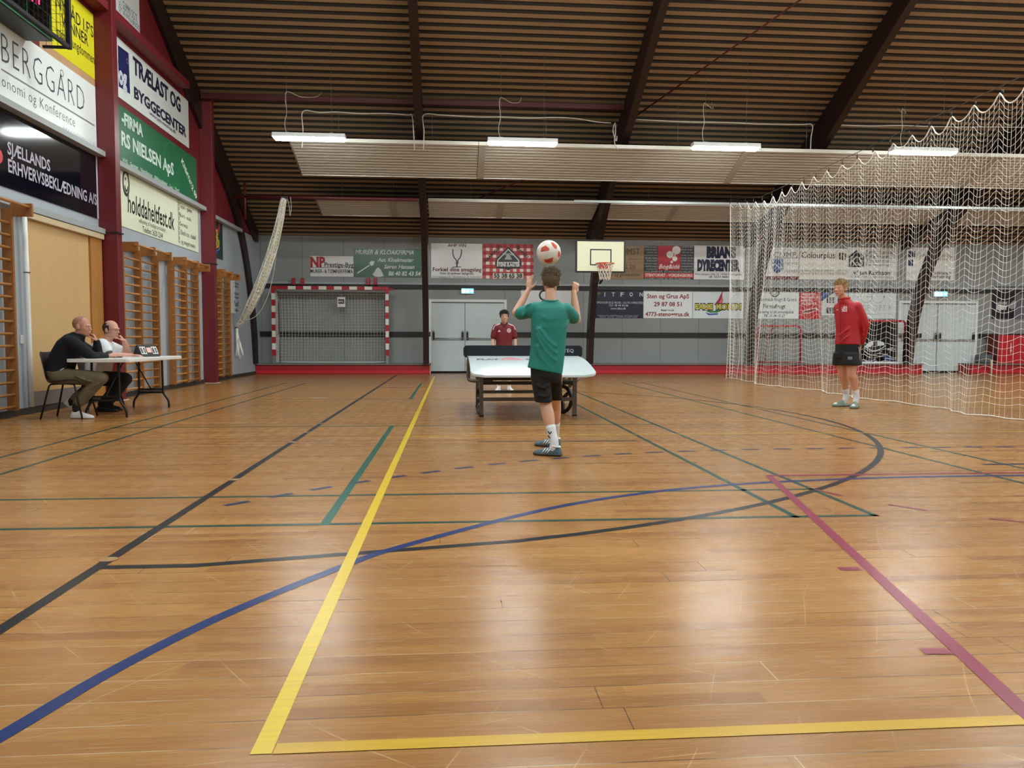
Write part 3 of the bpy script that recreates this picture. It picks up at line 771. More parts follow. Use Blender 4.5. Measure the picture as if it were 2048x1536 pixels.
s = Sign('sponsor_sign', 'white Brians Dyrecenter board with fat dark lettering', BP, A(1120, 230), A(1570, 540), (208, 208, 212), group=G)
s.text('BRIANS', A(1232, 335), A(1500, 252), NAVY, .085).text('DYRECENTER', A(1148, 452), A(1535, 370), NAVY, .085)
s.text('Prins Jørgens Alle 16 - 4760 Vordingborg', A(1130, 497), A(1555, 484), INKB, .01).text('tlf. 5537 4441', A(1255, 522), A(1430, 506), INKB, .02).done()
s = Sign('sponsor_sign', 'dark navy Itfon board below the basketball hoop', BP, A(205, 588), A(662, 888), (26, 28, 54), group=G, rough=.25)
for i, ch in enumerate('ITFON'): 
    x = (310, 375, 455, 537, 628)[i]; s.text(ch, A(x, 690), A(x+(8 if i == 0 else 30), 655), (214, 216, 224), .02)
for k_ in (1, .62, .28): s.ell(A(258, 692), 30*k_/4.5, 38*k_/4.5, (96, 120, 70), 'signal_logo', .22 if k_ > .3 else 0, 45, 135)
s.text('VORDINGBORGS MOBIL- OG PC-VÆRKSTED', A(225, 754), A(660, 739), (190, 192, 204), .01).text('TLF. 48 44 44 66', A(348, 780), A(525, 763), (190, 192, 204), .02).text('www.itfon.dk', A(365, 808), A(505, 791), (190, 192, 204), .02)
s.text('Reparation af alle mobiltelefoner og pc. Salg af brugte mobiler', A(248, 867), A(618, 857), (170, 172, 186)).text('SERVICE - BATTERI - SKÆRME OG HØJTTALERE', A(265, 882), A(605, 872), (170, 172, 186)).done()
s = Sign('sponsor_sign', 'white Stensved Sten og Grus board with dark red text', BP, A(662, 600), A(1107, 888), (206, 212, 220), group=G)
s.text('Stensved', A(785, 642), A(988, 607), CRIM, .03).text('Sten og Grus ApS', A(693, 706), A(1075, 672), CRIM, .025).text('29 87 08 51', A(757, 778), A(1008, 743), CRIM, .03)
s.text('Besøg os på:', A(822, 822), A(940, 807), (20, 20, 24), .03).text('4773-stenoggrus.dk', A(680, 868), A(1080, 834), CRIM, .03).done()
s = Sign('sponsor_sign', 'white Faxe Kondi board with a coloured sailboat', BP, A(1107, 602), A(1562, 890), (200, 208, 218), group=G)
s.poly([A(1380, 630), A(1372, 700), A(1340, 770), A(1300, 770), A(1340, 715)], (176, 30, 90), 'sail').poly([A(1374, 690), A(1382, 720), A(1375, 770), A(1345, 770)], (222, 120, 96), 'sail')
s.poly([A(1212, 815), A(1260, 838), A(1325, 838), A(1385, 812), A(1345, 800), A(1300, 822)], (60, 130, 70), 'hull').poly([A(1218, 832), A(1258, 846), A(1340, 842), A(1330, 856), A(1250, 860)], (40, 88, 170), 'hull')
s.text('FAXE', A(1126, 810), A(1293, 757), (20, 24, 20), .085).text('KONDI', A(1316, 810), A(1547, 757), (20, 24, 20), .085)
s.text('FAXE', A(1130, 806), A(1288, 761), (222, 204, 60), .03, part='yellow_lettering').text('KONDI', A(1321, 806), A(1542, 761), (222, 204, 60), .03, part='yellow_lettering').done()
s = Sign('sponsor_sign', 'white board with a bold black letter, half hidden behind the boy in green', BP, C(620, 405), C(928, 604), (204, 206, 210), group=G)
s.ell(C(764, 463), 11, 11, (20, 22, 32), 'logo', .30, 50, 310).done()
s = Sign('sponsor_sign', 'white board with a blue shield and dark red strip, behind the net and arch', BP, D(300, 185), D(530, 400), (200, 200, 200), group=G)
s.text('J COMP.', D(325, 250), D(522, 218), (40, 40, 46), .0).line([D(340, 256), D(530, 256)], (60, 60, 66), .015)
s.poly([D(345, 262), D(425, 262), D(425, 335), D(385, 362), D(345, 335)], (26, 74, 140), 'shield').line([D(350, 305), D(372, 298), D(392, 318), D(412, 322)], (200, 210, 225), .03)
s.rect(D(305, 402), D(530, 380), (110, 26, 36), 'strip').text('VVS', D(440, 300), D(520, 285), (120, 120, 124)).text('Tlf. 55 34 00 00', D(440, 350), D(522, 338), (120, 120, 124)).done()
s = Sign('sponsor_sign', 'white Colourplus board high behind the net', BP, D(531, 190), D(861, 402), (202, 200, 196), group=G)
s.text('Colourplus', D(548, 256), D(775, 218), (44, 44, 50), .01).poly([D(800, 222), D(812, 222), D(812, 270), D(800, 262)], (88, 40, 32)).poly([D(818, 222), D(828, 222), D(828, 275), D(818, 268)], (30, 30, 40)).poly([D(836, 225), D(848, 225), D(848, 262), D(836, 272)], (110, 66, 60))
for x in (540, 620, 700, 785): s.text('Vordingborg', D(x, 345), D(x+68, 333), (120, 118, 118)).text('55 37 00 35', D(x, 368), D(x+64, 357), (120, 118, 118))
s.done()
s = Sign('sponsor_sign', 'white board with a black KS house logo, v/ Jan Karlsson', BP, D(863, 185), D(1184, 405), (202, 202, 202), group=G)
s.poly([D(866, 318), D(866, 245), D(918, 202), D(970, 245), D(970, 318)], (22, 20, 28), 'house_logo').text('KS', D(874, 308), D(964, 245), (206, 206, 210), .0, .15)
for i, t in enumerate(('Tømrer & Snedker', 'Nybyg', 'Tilbygning', 'Renovering')): s.text(t, D(980, 222+i*29), D(1175 if i == 0 else 1140, 208+i*29), (110, 110, 112), .01)
for y in (228, 257, 286): s.line([D(978, y), D(1180, y)], (130, 130, 132), .012)
s.text('v/ Jan Karlsson', D(895, 368), D(1145, 342), (30, 30, 40), .02).text('Tlf. 4036 9999 - ks@karlssonbyg.dk', D(870, 389), D(1170, 378), (110, 110, 114)).done()
s = Sign('sponsor_sign', 'white board with navy squares split by the far right arch', BP, D(1258, 185), D(1575, 408), (202, 202, 200), group=G)
s.rect(D(1265, 250), D(1316, 210), (30, 34, 90), 'navy_square').rect(D(1265, 310), D(1300, 268), (30, 34, 90), 'navy_square')
s.text('Gulve - tæpper og', D(1330, 245), D(1565, 228), (120, 120, 122)).text('gardiner', D(1400, 270), D(1540, 255), (120, 120, 122))
s.text('i kombination', D(1385, 365), D(1555, 345), (60, 60, 66), .015, .2).text('og indretning', D(1385, 392), D(1555, 372), (60, 60, 66), .02, .3).done()
s = Sign('sponsor_sign', 'white fruit delivery board with a wreath, Firmafrugt', BP, D(250, 455), D(532, 665), (206, 212, 216), group=G)
for k_ in range(16):
    a_ = 2*PI*k_/16+.3
    if k_ in (3, 4): continue
    x, y = 367+30*math.cos(a_), 485-30*math.sin(a_); s.ell(D(x, y), 2.1, 1.6, (70, 78, 76), 'wreath', n=10)
s.ell(D(367, 487), 6, 5, (90, 96, 96), 'wreath', .2)
s.text('Danmalsk Frugt & Grønt', D(215+40, 546), D(515, 524), (70, 74, 78), .01).text('Firmafrugt', D(290, 594), D(440, 568), (40, 42, 48), .015)
s.text('Levering til din arbejdsplads', D(256, 628), D(495, 611), (60, 62, 68), .01, .3).text('Tlf. 55 34 15 27', D(295, 654), D(437, 637), (60, 62, 68), .01, .2).done()
s = Sign('sponsor_sign', 'plain bright red board left of the man in the red jacket', BP, D(533, 443), D(681, 668), (190, 30, 42), group=G)
for i, (x1, t) in enumerate(((640, 'DANBOLIG VEST'), (662, 'VORDINGBORG OG'), (622, 'RINGSTED'), (650, 'ALTID ET'))): s.text(t, D(545, 507+i*21), D(x1, 494+i*21), (232, 214, 214), .03)
s.poly([D(553, 612), D(646, 592), D(649, 614), D(556, 634)], (226, 208, 206), 'frame').poly([D(557, 614), D(643, 596), D(646, 612), D(560, 630)], (120, 20, 30), 'frame').text('SÆLGER', D(566, 626), D(640, 600), (232, 214, 214), .04, rot=(10, .09, .45)).done()
s = Sign('sponsor_sign', 'picture board of a white building under a blue sky behind the man', BP, D(683, 443), D(862, 668), (60, 92, 160), group=G)
s.poly([D(683, 545), D(720, 520), D(776, 480), D(862, 455), D(862, 640), D(683, 645)], (206, 208, 212), 'white_building').poly([D(683, 538), D(776, 470), D(862, 446), D(862, 456), D(776, 482), D(683, 548)], (50, 56, 74), 'roof')
for x in (715, 735, 755, 790, 820): s.rect(D(x, 560), D(x+13, 520), (46, 50, 62), 'windows').rect(D(x-2, 630), D(x+15, 590), (46, 50, 62), 'windows')
s.rect(D(683, 668), D(862, 642), (150, 152, 156), 'pavement').done()
s = Sign('sponsor_sign', 'pale spectacle shop board with two thin circles', BP, D(864, 457), D(1180, 665), (200, 208, 212), group=G)
s.ell(D(985, 517), 11.9, 12, (150, 156, 162), 'spectacles', .08, 20, 360).ell(D(1062, 520), 12.5, 12, (150, 156, 162), 'spectacles', .08).line([D(985, 518), D(1028, 518)], (150, 156, 162), .012).ell(D(930, 517), 1.2, 1.2, (30, 30, 34), 'spectacles', n=10).ell(D(1104, 517), 1.2, 1.2, (30, 30, 34), 'spectacles', n=10)
s.text('GE OPTIK', D(955, 610), D(1160, 574), (164, 170, 178), -.01, sp=1.1).text('VORDINGBORG - STEGE', D(960, 638), D(1150, 629), (170, 176, 182)).done()
s = Sign('sponsor_sign', 'black and grey Henrik Ejby board at the far right', BP, D(1835, 448), D(2330, 668), (22, 22, 30), group=G)
s.rect(D(1985, 668), D(2330, 448), (96, 98, 110), 'grey_half').text('HENRIK', D(1865, 570), D(1937, 551), (206, 206, 208), .02).text('EJBY', D(1862, 603), D(1938, 577), (220, 220, 222), .06)
s.poly([D(1940, 590), D(1955, 560), D(1978, 540), D(1995, 552), D(1990, 590), D(1965, 603)], (150, 152, 158)).done()

# ---- boards on the left wall
LP = Plane('x', WL+.001+.0)
GL = 'sponsor boards on the left wall'
E1 = crop(0, 0, 6.4); E2 = crop(0, 200, 6.4); E3 = crop(200, 0, 6.4); E4 = crop(220, 190, 6.982); E5 = crop(220, 330, 5.908)
DK = (58, 66, 80)
s = Sign('sponsor_sign', 'large white Berggård board over the black clothing board', LP, (0, 40), E2(1232, 590), (208, 216, 228), group=GL, edges=(8.4, 3.885, 12.61, None))
s.text('BERGGÅRD', E1(8, 785), E1(1062, 1135), DK, -.018, sp=1.15)
s.ell((121.9, 146.5), 3.3, 6.6, DK, 'lettering', .22)
s.line([(0, 138), E2(1195, 325)], (120, 126, 138), .018)
s.text('onomi og Konference', E1(10, 1098), E2(945, 225), DK, -.012, sp=1.1)
s.text('www.holkberggaard.dk', E2(790, 372), E2(1205, 540), (160, 168, 180), -.01, sp=1.5).done()
s = Sign('sponsor_sign', 'bright yellow Nyråd I.F.\'s Venner board behind the scoreboard cage', LP, (106, -40), (188, 156), (222, 214, 36), group=GL, edges=(11.3, 4.97, 12.61, 5.95))
s.text('NYRÅD I.F\'S', (110, 13), (184.5, 54), INKB, .01).text('VENNER', (121, 50), (174.5, 72), INKB, .01)
s.text('støtter ungdommen', (112.5, 71), (186.5, 110), INKB, .005).done()
s = Sign('sponsor_sign', 'glossy black Sjællands Erhvervsbeklædning board', LP, (0, 212), (196, 438), (12, 14, 26), group=GL, rough=.08, edges=(8.4, None, 12.60, 3.795))
s.text('SJÆLLANDS', (13, 307), (98, 321), (176, 172, 190), .02).text('ERHVERVSBEKLÆDNING A/S', (14.5, 343), (191.5, 390), (176, 172, 190), .02)
s.ell((-6, 311), 9, 15, (200, 50, 62), 'red_dot')
u_, v_ = LP.uv((196, 438)); s.poly([(s.u1-.05, v_), (s.u1, v_), (s.u1, s.v1), (s.u1-.05, s.v1)], (190, 194, 202), 'edge_strip', True).done()
s = Sign('sponsor_sign', 'white Trælast og Byggecenter board with navy square', LP, E3(232, 490), E4(1097, 745), (206, 216, 222), group=GL, edges=(12.81, None, None, None))
s.poly([(234, 90), E3(355, 680), E3(375, 1205), (235, 172)], (26, 30, 92), 'navy_square').text('jog', (231, 160), E3(330, 905), (214, 220, 232), .05).ell(E3(338, 785), 2.2, 5, (150, 160, 200), 'navy_mark', .2)
s.text('TRÆLAST OG', E3(412, 925), E3(1018, 1265), (28, 30, 66), .035).text('BYGGECENTER', E3(425, 1245), E4(1052, 465), (28, 30, 66), .035).text('www.joh-nneshog.dk', E4(540, 268), E4(905, 500), (60, 64, 92), .005).done()
s = Sign('sponsor_sign', 'green Nielsen ApS board below the timber yard board', LP, E4(145, 150), E4(1210, 1470), (38, 110, 76), group=GL, edges=(12.81, 3.875, None, None))
wg = (212, 232, 222)
s.text('-FIRMA', (242, 246), (284, 252), wg, .04).text('RS NIELSEN ApS', E4(150, 690), E4(878, 965), wg, .03)
s.text('VVS . Sanitet . Ventilation . Blikkenslager . Gas . Vand', (243.5, 323), E4(955, 1310), wg, .005)
s.ell((343, 330), 15.4, 44, (64, 150, 72), 'thin_ring', .035)
s.text('Kontakt:', E4(985, 930), E4(1100, 930), wg, .04, rot=(-34, .11, .72)).text('55 37 02 09', E4(1010, 1000), E4(1100, 930), wg, .04, rot=(-34, .11, .95)).done()
s = Sign('sponsor_sign', 'small white board at the top of the red gable, cut by the photo edge', LP, (234, -60), E3(503, 455), (206, 212, 218), group=GL, edges=(12.81, None, None, 7.1))
s.text('GT GUMMI OG TI', E3(228, 55), E3(462, 190), (70, 72, 80), .0).text('SET AF NYE & BRUGTE', E3(232, 140), E3(495, 335), (70, 72, 80), .0).done()
s = Sign('sponsor_sign', 'cream holddaheltfest.dk board with a smiley face', LP, E5(150, 60), E5(1040, 1035), (206, 212, 190), group=GL, edges=(12.81, None, None, 3.785))
ik = (36, 36, 36)
s.text('holddaheltfest.dk', E5(200, 550), E5(748, 575), ik, .015, .1).text('udlejning af festlige produkter...', E5(330, 675), E5(665, 755), (90, 92, 86), -.005).text('Telefon: 2620 2244', E5(375, 787), E5(613, 808), (70, 72, 66), .0)
for t, a_, c_ in (('Telte - gulve', (810, 498), (957, 520)), ('Bord - stole', (815, 608), (947, 622)), ('Service', (815, 713), (907, 702)), ('Slush ice - fadøl', (825, 817), (1001, 832)), ('og meget mere', (830, 925), (996, 935))): s.text(t, E5(*a_), E5(*c_), (60, 62, 58), -.005)
s.ell(E5(178, 215), 6.6, 26, ik, 'smiley', .24).ell(E5(172, 160), .9, 3.2, ik, 'smiley', n=12).ell(E5(180, 230), 3.4, 15, ik, 'smiley', .3, 190, 350)
for i in range(9): s.ell(E5(798+i*1.2, 425+i*58), 1.5, 4.6, (80, 82, 78), 'little_faces', .3, 20, 330, 12)
s.done()
s = Sign('sponsor_sign', 'dark green Faxe Kondi board partly behind the far red column', LP, E5(1228, 590), E5(1330, 1125), (16, 58, 46), group=GL, edges=(17.78, None, None, 3.735))
yl = (204, 186, 60)
s.text('FAXE', E5(1190, 835), E5(1268, 775), yl, .06).text('KONDI', E5(1190, 940), E5(1285, 890), yl, .06)
s.poly([E5(1285, 640), E5(1293, 760), E5(1275, 830), E5(1262, 770)], (170, 40, 60), 'sail').poly([E5(1232, 1015), E5(1280, 1010), E5(1265, 1050), E5(1235, 1045)], (34, 60, 150), 'hull').line([E5(1232, 1012), E5(1262, 1010), E5(1288, 990)], (90, 140, 200), .03).poly([E5(1235, 955), E5(1290, 935), E5(1270, 975), E5(1238, 990)], (206, 150, 50), 'hull').done()
s = Sign('wall_notice', 'narrow white printed notice hanging beside the far wall bars', LP, (466, 560), (477.5, 628), (206, 212, 220), cat='notice', edges=(19.4, None, 20.2, None))
for i, (y, h_) in enumerate(((568, 2), (574, 2), (589, 3.2), (596, 3), (606, 3.5), (612, 3.5), (622, 4))):
    s.text(('Nyråd', 'idræt', 'BLIV', 'med', 'L.I', '2023', '500,-')[i], (468, y), (476, y-h_), (70, 74, 96), .02)
s.done()
# ================================================================== FIXTURES ALONG THE WALLS
WOOD = M('varnished_pine', rgb(152, 98, 46), .38, noise=.22, nscale=3, stretch=(6, 6, 1.2))
WOODL = M('varnished_pine_rung', rgb(174, 120, 64), .35, noise=.18, nscale=4, stretch=(8, 2, 8))
WOODP = M('birch_door_veneer', rgb(206, 170, 118), .45, noise=.08, nscale=2.5, stretch=(3, 3, .6))
DGREY = M('dark_grey_plastic', rgb(46, 42, 44), .5)
BLK = M('black_satin', rgb(16, 16, 18), .45)
BLKM = M('black_matte', rgb(12, 12, 14), .8)
STEEL = M('brushed_steel', rgb(170, 172, 174), .3, metal=.8)
GALV = M('grey_painted_tube', rgb(118, 116, 112), .4, metal=.3)
WHITEP = M('white_paint', rgb(226, 228, 228), .45)
REDG = M('goal_red_paint', rgb(168, 24, 34), .4)
CORDW = M('white_net_cord', rgb(234, 232, 224), .7)
CORDG = M('grey_net_cord', rgb(196, 194, 186), .7)

# ---- wall bars
def wall_bars(pxs, label, ztop=2.45, y_abs=None):
    ys = y_abs or [onX(p, 620, -5.30).y for p in pxs]
    x0, x1 = WL+.035, -5.315
    e = empty('wall_bars', (WL, ys[0], 0), 0, label, 'wall bars', 'wooden wall bars along the left wall')
    o = Vector((WL, ys[0], 0))
    for y in ys:
        b = MB(); b.box(x0-o.x, x1-o.x, y-.02-o.y, y+.02-o.y, .09, ztop); b.build('upright', WOOD, e, .006)
        b = MB(); b.prism([(x1-o.x-.02, ztop-.30), (x1-o.x+.0, ztop-.25), (x1-o.x+.26, ztop-.04), (x1-o.x+.28, ztop+.10), (x0-o.x, ztop+.10), (x0-o.x, ztop+.0), (x1-o.x-.03, ztop-.02)], 'y', 0, .001) if False else b.box(x1-o.x-.02, x1-o.x+.24, y-.018-o.y, y+.018-o.y, ztop-.10, ztop+.06); b.build('bracket', WOOD, e, .008)
    n = 16
    for i in range(n):
        z = .14+i*(ztop-.32)/(n-1)
        b = MB(); b.cyl((x1-o.x-.035, ys[0]-o.y-.03, z), (x1-o.x-.035, ys[-1]-o.y+.03, z), .018, 8); b.build('rung', WOODL, e)
    b = MB(); b.cyl((x1-o.x+.20, ys[0]-o.y-.04, ztop+.015), (x1-o.x+.20, ys[-1]-o.y+.04, ztop+.015), .020, 8); b.build('pull_up_bar', WOODL, e)
    return e
wall_bars(None, 'wooden wall bars nearest the camera, left of the door panel', 2.56, [7.95, 8.85, onX(34, 620, -5.30).y])
wall_bars((252, 287, 321), 'wooden wall bars right behind the seated men, beside the first red column', 2.50)
wall_bars((352, 377, 400), 'wooden wall bars just left of the far red column', 2.50)
wall_bars((432, 447, 463), 'narrow looking wooden wall bars beyond the far red column', 2.50)

# ---- plywood door panel, its frame and pole
yA, yB = onX(56, 620, WL+.03).y, onX(180, 620, WL+.03).y
yC = 12.60
e = empty('door_panel', (WL, (yA+yB)/2, 0), 0, 'tall pale birch sliding door panel behind the seated men', 'door')
m_ = (yA+yB)/2
b = MB(); b.box(.001, .035, yA-m_, yB-m_, .28, 2.52); b.build('leaf', WOODP, e, .004)
b = MB(); b.box(.001, .038, yA-m_, yB-m_, .09, .28); b.build('kick_plate', M('grey_kick_plate', rgb(120, 112, 108), .5, noise=.1, nscale=8), e)
b = MB(); b.box(.001, .06, yB-m_+.02, yC-m_-.02, .09, 2.52); b.build('jamb', M('pine_jamb', rgb(182, 128, 66), .42, noise=.25, nscale=2.4, stretch=(10, 10, 1)), e, .004)
b = MB(); b.box(.001, .10, yA-m_-.05, yC-m_-.02, 2.52, 2.60); b.build('header_board', M('pale_header_board', rgb(204, 186, 152), .5, noise=.1), e, .004)
for z in (2.36, 1.62):
    for s in (.35, .72):
        b = MB(); y = yB-m_+.02+(yC-yB-.04)*s; b.cyl((.058, y, z), (.064, y, z), .012, 10); b.build('screw', STEEL, e)
b = MB(); p0 = Vector((WL+.09, onX(58, 640, WL+.09).y, .10)); b.tube([(0, 0, 0), (0, -.01, .8), (0, -.015, 1.6), (0, -.03, 2.46)], .030, 10)
o = b.build('white_pole', WHITEP); o.location = p0; tag(o, 'tall white pole leaning on the wall left of the birch door panel', 'pole')
b = MB(); b.tube([(WL+.09-p0.x+.036*math.cos(a), .036*math.sin(a)-.014, 1.72) for a in [2*PI*k/14 for k in range(14)]], .006, 5, True); b.build('strap', BLK, o)
b = MB(); b.box(0, .02, -.03, .03, 0, .11); o = b.build('wall_switch', WHITEP, None, .006); o.location = (WL+.001, onX(42, 680, WL).y, onX(42, 680, WL).z-.05)
tag(o, 'small white wall switch beside the near wall bars', 'switch')

# ---- scoreboard in a cage, top left
SX = -5.12
pr = onX(108, 84, SX); pl = onX(0, 18, SX)
e = empty('scoreboard', (SX, pr.y, pr.z), 0, 'black electronic scoreboard high on the left wall, cut by the photo corner', 'scoreboard')
b = MB(); b.box(WL+.02-SX, -.02, -2.6, 0, 0, 1.6); b.build('casing', BLK, e, .01)
b = MB(); b.box(-.02, -.012, -2.56, -.04, .05, 1.55); b.build('face', M('scoreboard_face', rgb(8, 8, 12), .08), e)
LED = M('red_led', (.5, .01, .06), .4, emit=(1, .03, .16), estr=2.2)
for (px, py) in ((66, 2), (79, 8)):
    q = onX(px, py, SX+.005); b = MB(); b.obox((q.x-SX, q.y-pr.y, q.z-pr.z+.12), (0, 1, 0), (1, 0, 0), (0, .1, 1), .012, .004, .13); b.build('led_digit_bar', LED, e)
GRL = M('green_line', rgb(40, 120, 60), .4)
b = MB(); b.bar((-.006, -2.6, .015), (-.006, 0, .015), .006); b.bar((-.006, -.62, .06), (-.006, -.08, .06), .004); b.bar((-.006, -.62, .30), (-.006, -.08, .30), .004); b.bar((-.006, -.08, .06), (-.006, -.08, .30), .004); b.bar((-.006, -.62, .06), (-.006, -.62, .30), .004); b.build('green_outline', GRL, e)
fr = onX(138, 95, SX+.22)
e2 = empty('scoreboard_cage', (SX+.22, fr.y, fr.z), 0, 'black wire cage standing out around the scoreboard', 'cage')
W2 = 2.9
b = MB(); b.bar((0, -W2, 0), (0, 0, 0), .022); b.bar((0, 0, -.02), (0, 0, 1.9), .028); b.bar((-.32, 0, 0), (0, 0, 0), .016); b.bar((-.32, -W2, 0), (0, -W2, 0), .016); b.build('frame', BLKM, e2)
b = MB()
for i in range(1, 28): b.cyl((0, -i*.105, 0), (0, -i*.105, 1.9), .0028, 4)
for i in range(1, 18): b.cyl((0, -W2, i*.105), (0, 0, i*.105), .0028, 4)
for i in range(1, 5): b.cyl((-i*.07, 0, 0), (-i*.07, 0, 1.9), .0028, 4)
for i in range(1, 18): b.cyl((-.32, 0, i*.105), (0, 0, i*.105), .0028, 4)
b.build('wire_mesh', BLKM, e2)

# ---- double doors in the back wall
DOORM = M('pale_grey_door_paint', rgb(196, 208, 212), .45, noise=.03)
FRM = M('white_door_frame', rgb(222, 226, 226), .45)
def double_door(n, x0, x1, xs, ztop, x_clip=None):
    e = empty('door_%d' % n, ((x0+x1)/2, WB, 0)); e['kind'] = 'structure'; c = (x0+x1)/2
    fw = .075
    b = MB(); b.box(x0-c, x0-c+fw, -.05, 0, 0, ztop); b.box(x1-c-fw, x1-c, -.05, 0, 0, ztop); b.box(x0-c+fw, x1-c-fw, -.05, 0, ztop-fw, ztop); b.build('frame', FRM, e)
    for i, (a, d_) in enumerate(((x0+fw+.005, xs-.008), (xs+.008, x1-fw-.005))):
        b = MB(); b.box(a-c, d_-c, -.038, -.001, .06, ztop-fw-.035); l = b.build('leaf', DOORM, e)
        b = MB(); b.cyl((a-c+.03, -.115, 1.02), (d_-c-.03, -.115, 1.02), .016, 8); b.build('push_bar', STEEL, l)
        for xx in ((a+.06, d_-.06) if i == 0 else (a+.06, d_-.06)):
            b = MB(); b.box(xx-c-.03, xx-c+.03, -.11, -.038, .98, 1.20); b.build('latch_case', BLK, l, .01)
            b = MB(); b.box(xx-c-.028, xx-c+.028, -.112, -.038, 1.20, 1.25); b.build('latch_cap', STEEL, l, .01)
    b = MB(); b.box(xs-c-.008, xs-c+.008, -.045, -.001, .06, ztop-fw-.02); b.build('meeting_stile', M('door_gap', rgb(90, 94, 96), .6), e)
    b = MB(); b.box(x0-c+.05, x1-c-.05, -.06, -.001, 0, .06); b.build('threshold', BLKM, e)
    b = MB(); b.box(x0-c+fw, x1-c-fw, -.045, -.002, ztop-fw-.035, ztop-fw); b.build('closer_rail', M('door_gap', rgb(90, 94, 96), .6), e)
    return e
double_door(1, onY(858, 680, WB).x, onY(1013, 680, WB).x, onY(930, 680, WB).x, onY(930, 599, WB).z)
xs2 = onY(1872, 680, WB).x; x12 = onY(1952, 680, WB).x
double_door(2, xs2-(x12-xs2)+.05, x12, xs2, onY(1900, 602, WB).z)
EXB = M('exit_sign_blue', (.1, .35, .5), .4, emit=(.22, .58, .95), estr=1.3)
EXW = M('exit_sign_white', (.8, .9, .9), .4, emit=(.75, .97, 1.0), estr=2.2)
def exit_sign(pa, pc, label):
    a = onY(*pa, WB-.03); c = onY(*pc, WB-.03); w_ = c.x-a.x; h_ = a.z-c.z
    e = empty('exit_sign', ((a.x+c.x)/2, WB, (a.z+c.z)/2), 0, label, 'exit sign', 'lit exit signs')
    b = MB(); b.box(-w_/2-.012, w_/2+.012, -.07, -.001, -h_/2-.012, h_/2+.012); b.build('casing', WHITEP, e, .006)
    b = MB(); b.box(-w_/2, w_/2, -.074, -.0702, -h_/2, h_/2); b.build('lit_face', EXB, e)
    b = MB(); y = -.077
    def q(pts): b.add([(x*w_, y, z*h_) for x, z in pts], [tuple(range(len(pts)))], False)
    q([(-.45, -.38), (-.18, -.38), (-.18, .38), (-.45, .38)])
    q([(-.10, -.38), (-.02, -.38), (.02, -.1), (.06, -.38), (.13, -.38), (.08, .1), (.14, .22), (-.08, .22), (-.10, .05)])
    q([(-.02, .26), (.05, .26), (.05, .40), (-.02, .40)])
    q([(.20, -.07), (.33, -.07), (.33, -.25), (.46, 0), (.33, .25), (.33, .07), (.20, .07)])
    b.build('pictogram', EXW, e)
exit_sign((923, 577), (947, 587), 'glowing blue exit sign over the white double door behind the table')
exit_sign((1867, 583), (1893, 593), 'glowing blue exit sign over the far right double door')

# ---- handball goal standing on the ledge
def net_tubes(b, grid, r, n=3):
    """grid[i][j] points -> tubes along both directions"""
    for row in grid: b.tube(row, r, n, cap=False)
    for j in range(len(grid[0])): b.tube([grid[i][j] for i in range(len(grid))], r, n, cap=False)
GY = 22.22
gl, gr_ = onY(547.5, 650, GY).x, onY(774.5, 650, GY).x
gt = onY(660, 576, GY).z
e = empty('handball_goal', ((gl+gr_)/2, GY, .30), 0, 'red and white handball goal standing on the ledge', 'goal')
hw = (gr_-gl)/2; H_ = gt-.30
GW = [M('goal_white_paint', rgb(226, 224, 220), .4), REDG]
for s in (-1, 1):
    b = MB(); n_ = 10; z0 = .22
    for k in range(n_):
        b.mat((k+1) % 2); za = z0+(H_-.16-z0)*k/n_; b.box(s*hw-.045, s*hw+.045, -.045, .045, za, z0+(H_-.16-z0)*(k+1)/n_)
    b.mat(1); b.box(s*hw-.045, s*hw+.045, -.045, .045, H_-.16, H_+.045)
    b.build('post', GW, e)
    b = MB(); b.box(s*hw-.035, s*hw+.035, -.035, .035, 0.002, .22); b.build('post_foot', STEEL, e)
    b = MB(); b.tube([(s*hw*.98, .05, H_-.05), (s*hw*.97, .40, H_-.10), (s*hw*.96, .44, .03)], .018, 6); b.build('side_stay', GALV, e)
b = MB(); n_ = 13
for k in range(n_):
    b.mat((k+1) % 2); xa = -hw+.20+(2*hw-.40)*k/n_; b.box(xa, -hw+.20+(2*hw-.40)*(k+1)/n_, -.045, .045, H_-.045, H_+.045)
b.mat(1); b.box(-hw+.046, -hw+.20, -.045, .045, H_-.045, H_+.045); b.box(hw-.20, hw-.046, -.045, .045, H_-.045, H_+.045)
b.build('crossbar', GW, e)
b = MB(); b.cyl((-hw*.97, .36, H_-.11), (hw*.97, .36, H_-.11), .022, 6); b.build('net_bar', GALV, e)
b = MB(); b.bar((hw*.5, .10, H_-.02), (hw+.15, .10, H_-.02), .03); b.build('top_arm', REDG, e)
b = MB()
nx_, nz_ = 34, 24
grid = []
for j in range(nz_+1):
    t = j/nz_; row = []
    for i in range(nx_+1):
        s = i/nx_; x = (-1+2*s)*hw*.965
        y = .36+.07*math.sin(t*PI)*(1+.2*math.sin(s*9)) - (.02*math.sin(s*25+t*3) if t > .6 else 0)
        z = (H_-.11)*(1-t)+.03 - .05*math.sin(s*PI)*(t if t < .3 else .1)
        row.append((x, y, z+.02))
    grid.append(row)
net_tubes(b, grid, .005)
top = [[((-1+2*i/nx_)*hw*.965, .05+.31*j/4, H_-.03-.08*j/4-.03*math.sin(PI*j/4)) for i in range(nx_+1)] for j in range(5)]
net_tubes(b, top, .005)
for s in (-1, 1):
    side = [[(s*hw*.975, .05+.33*i/5+(.03*math.sin(j*.9)), (H_-.08)*(1-j/nz_)+.02) for i in range(6)] for j in range(nz_+1)]
    net_tubes(b, side, .005)
b.build('net', CORDG, e)
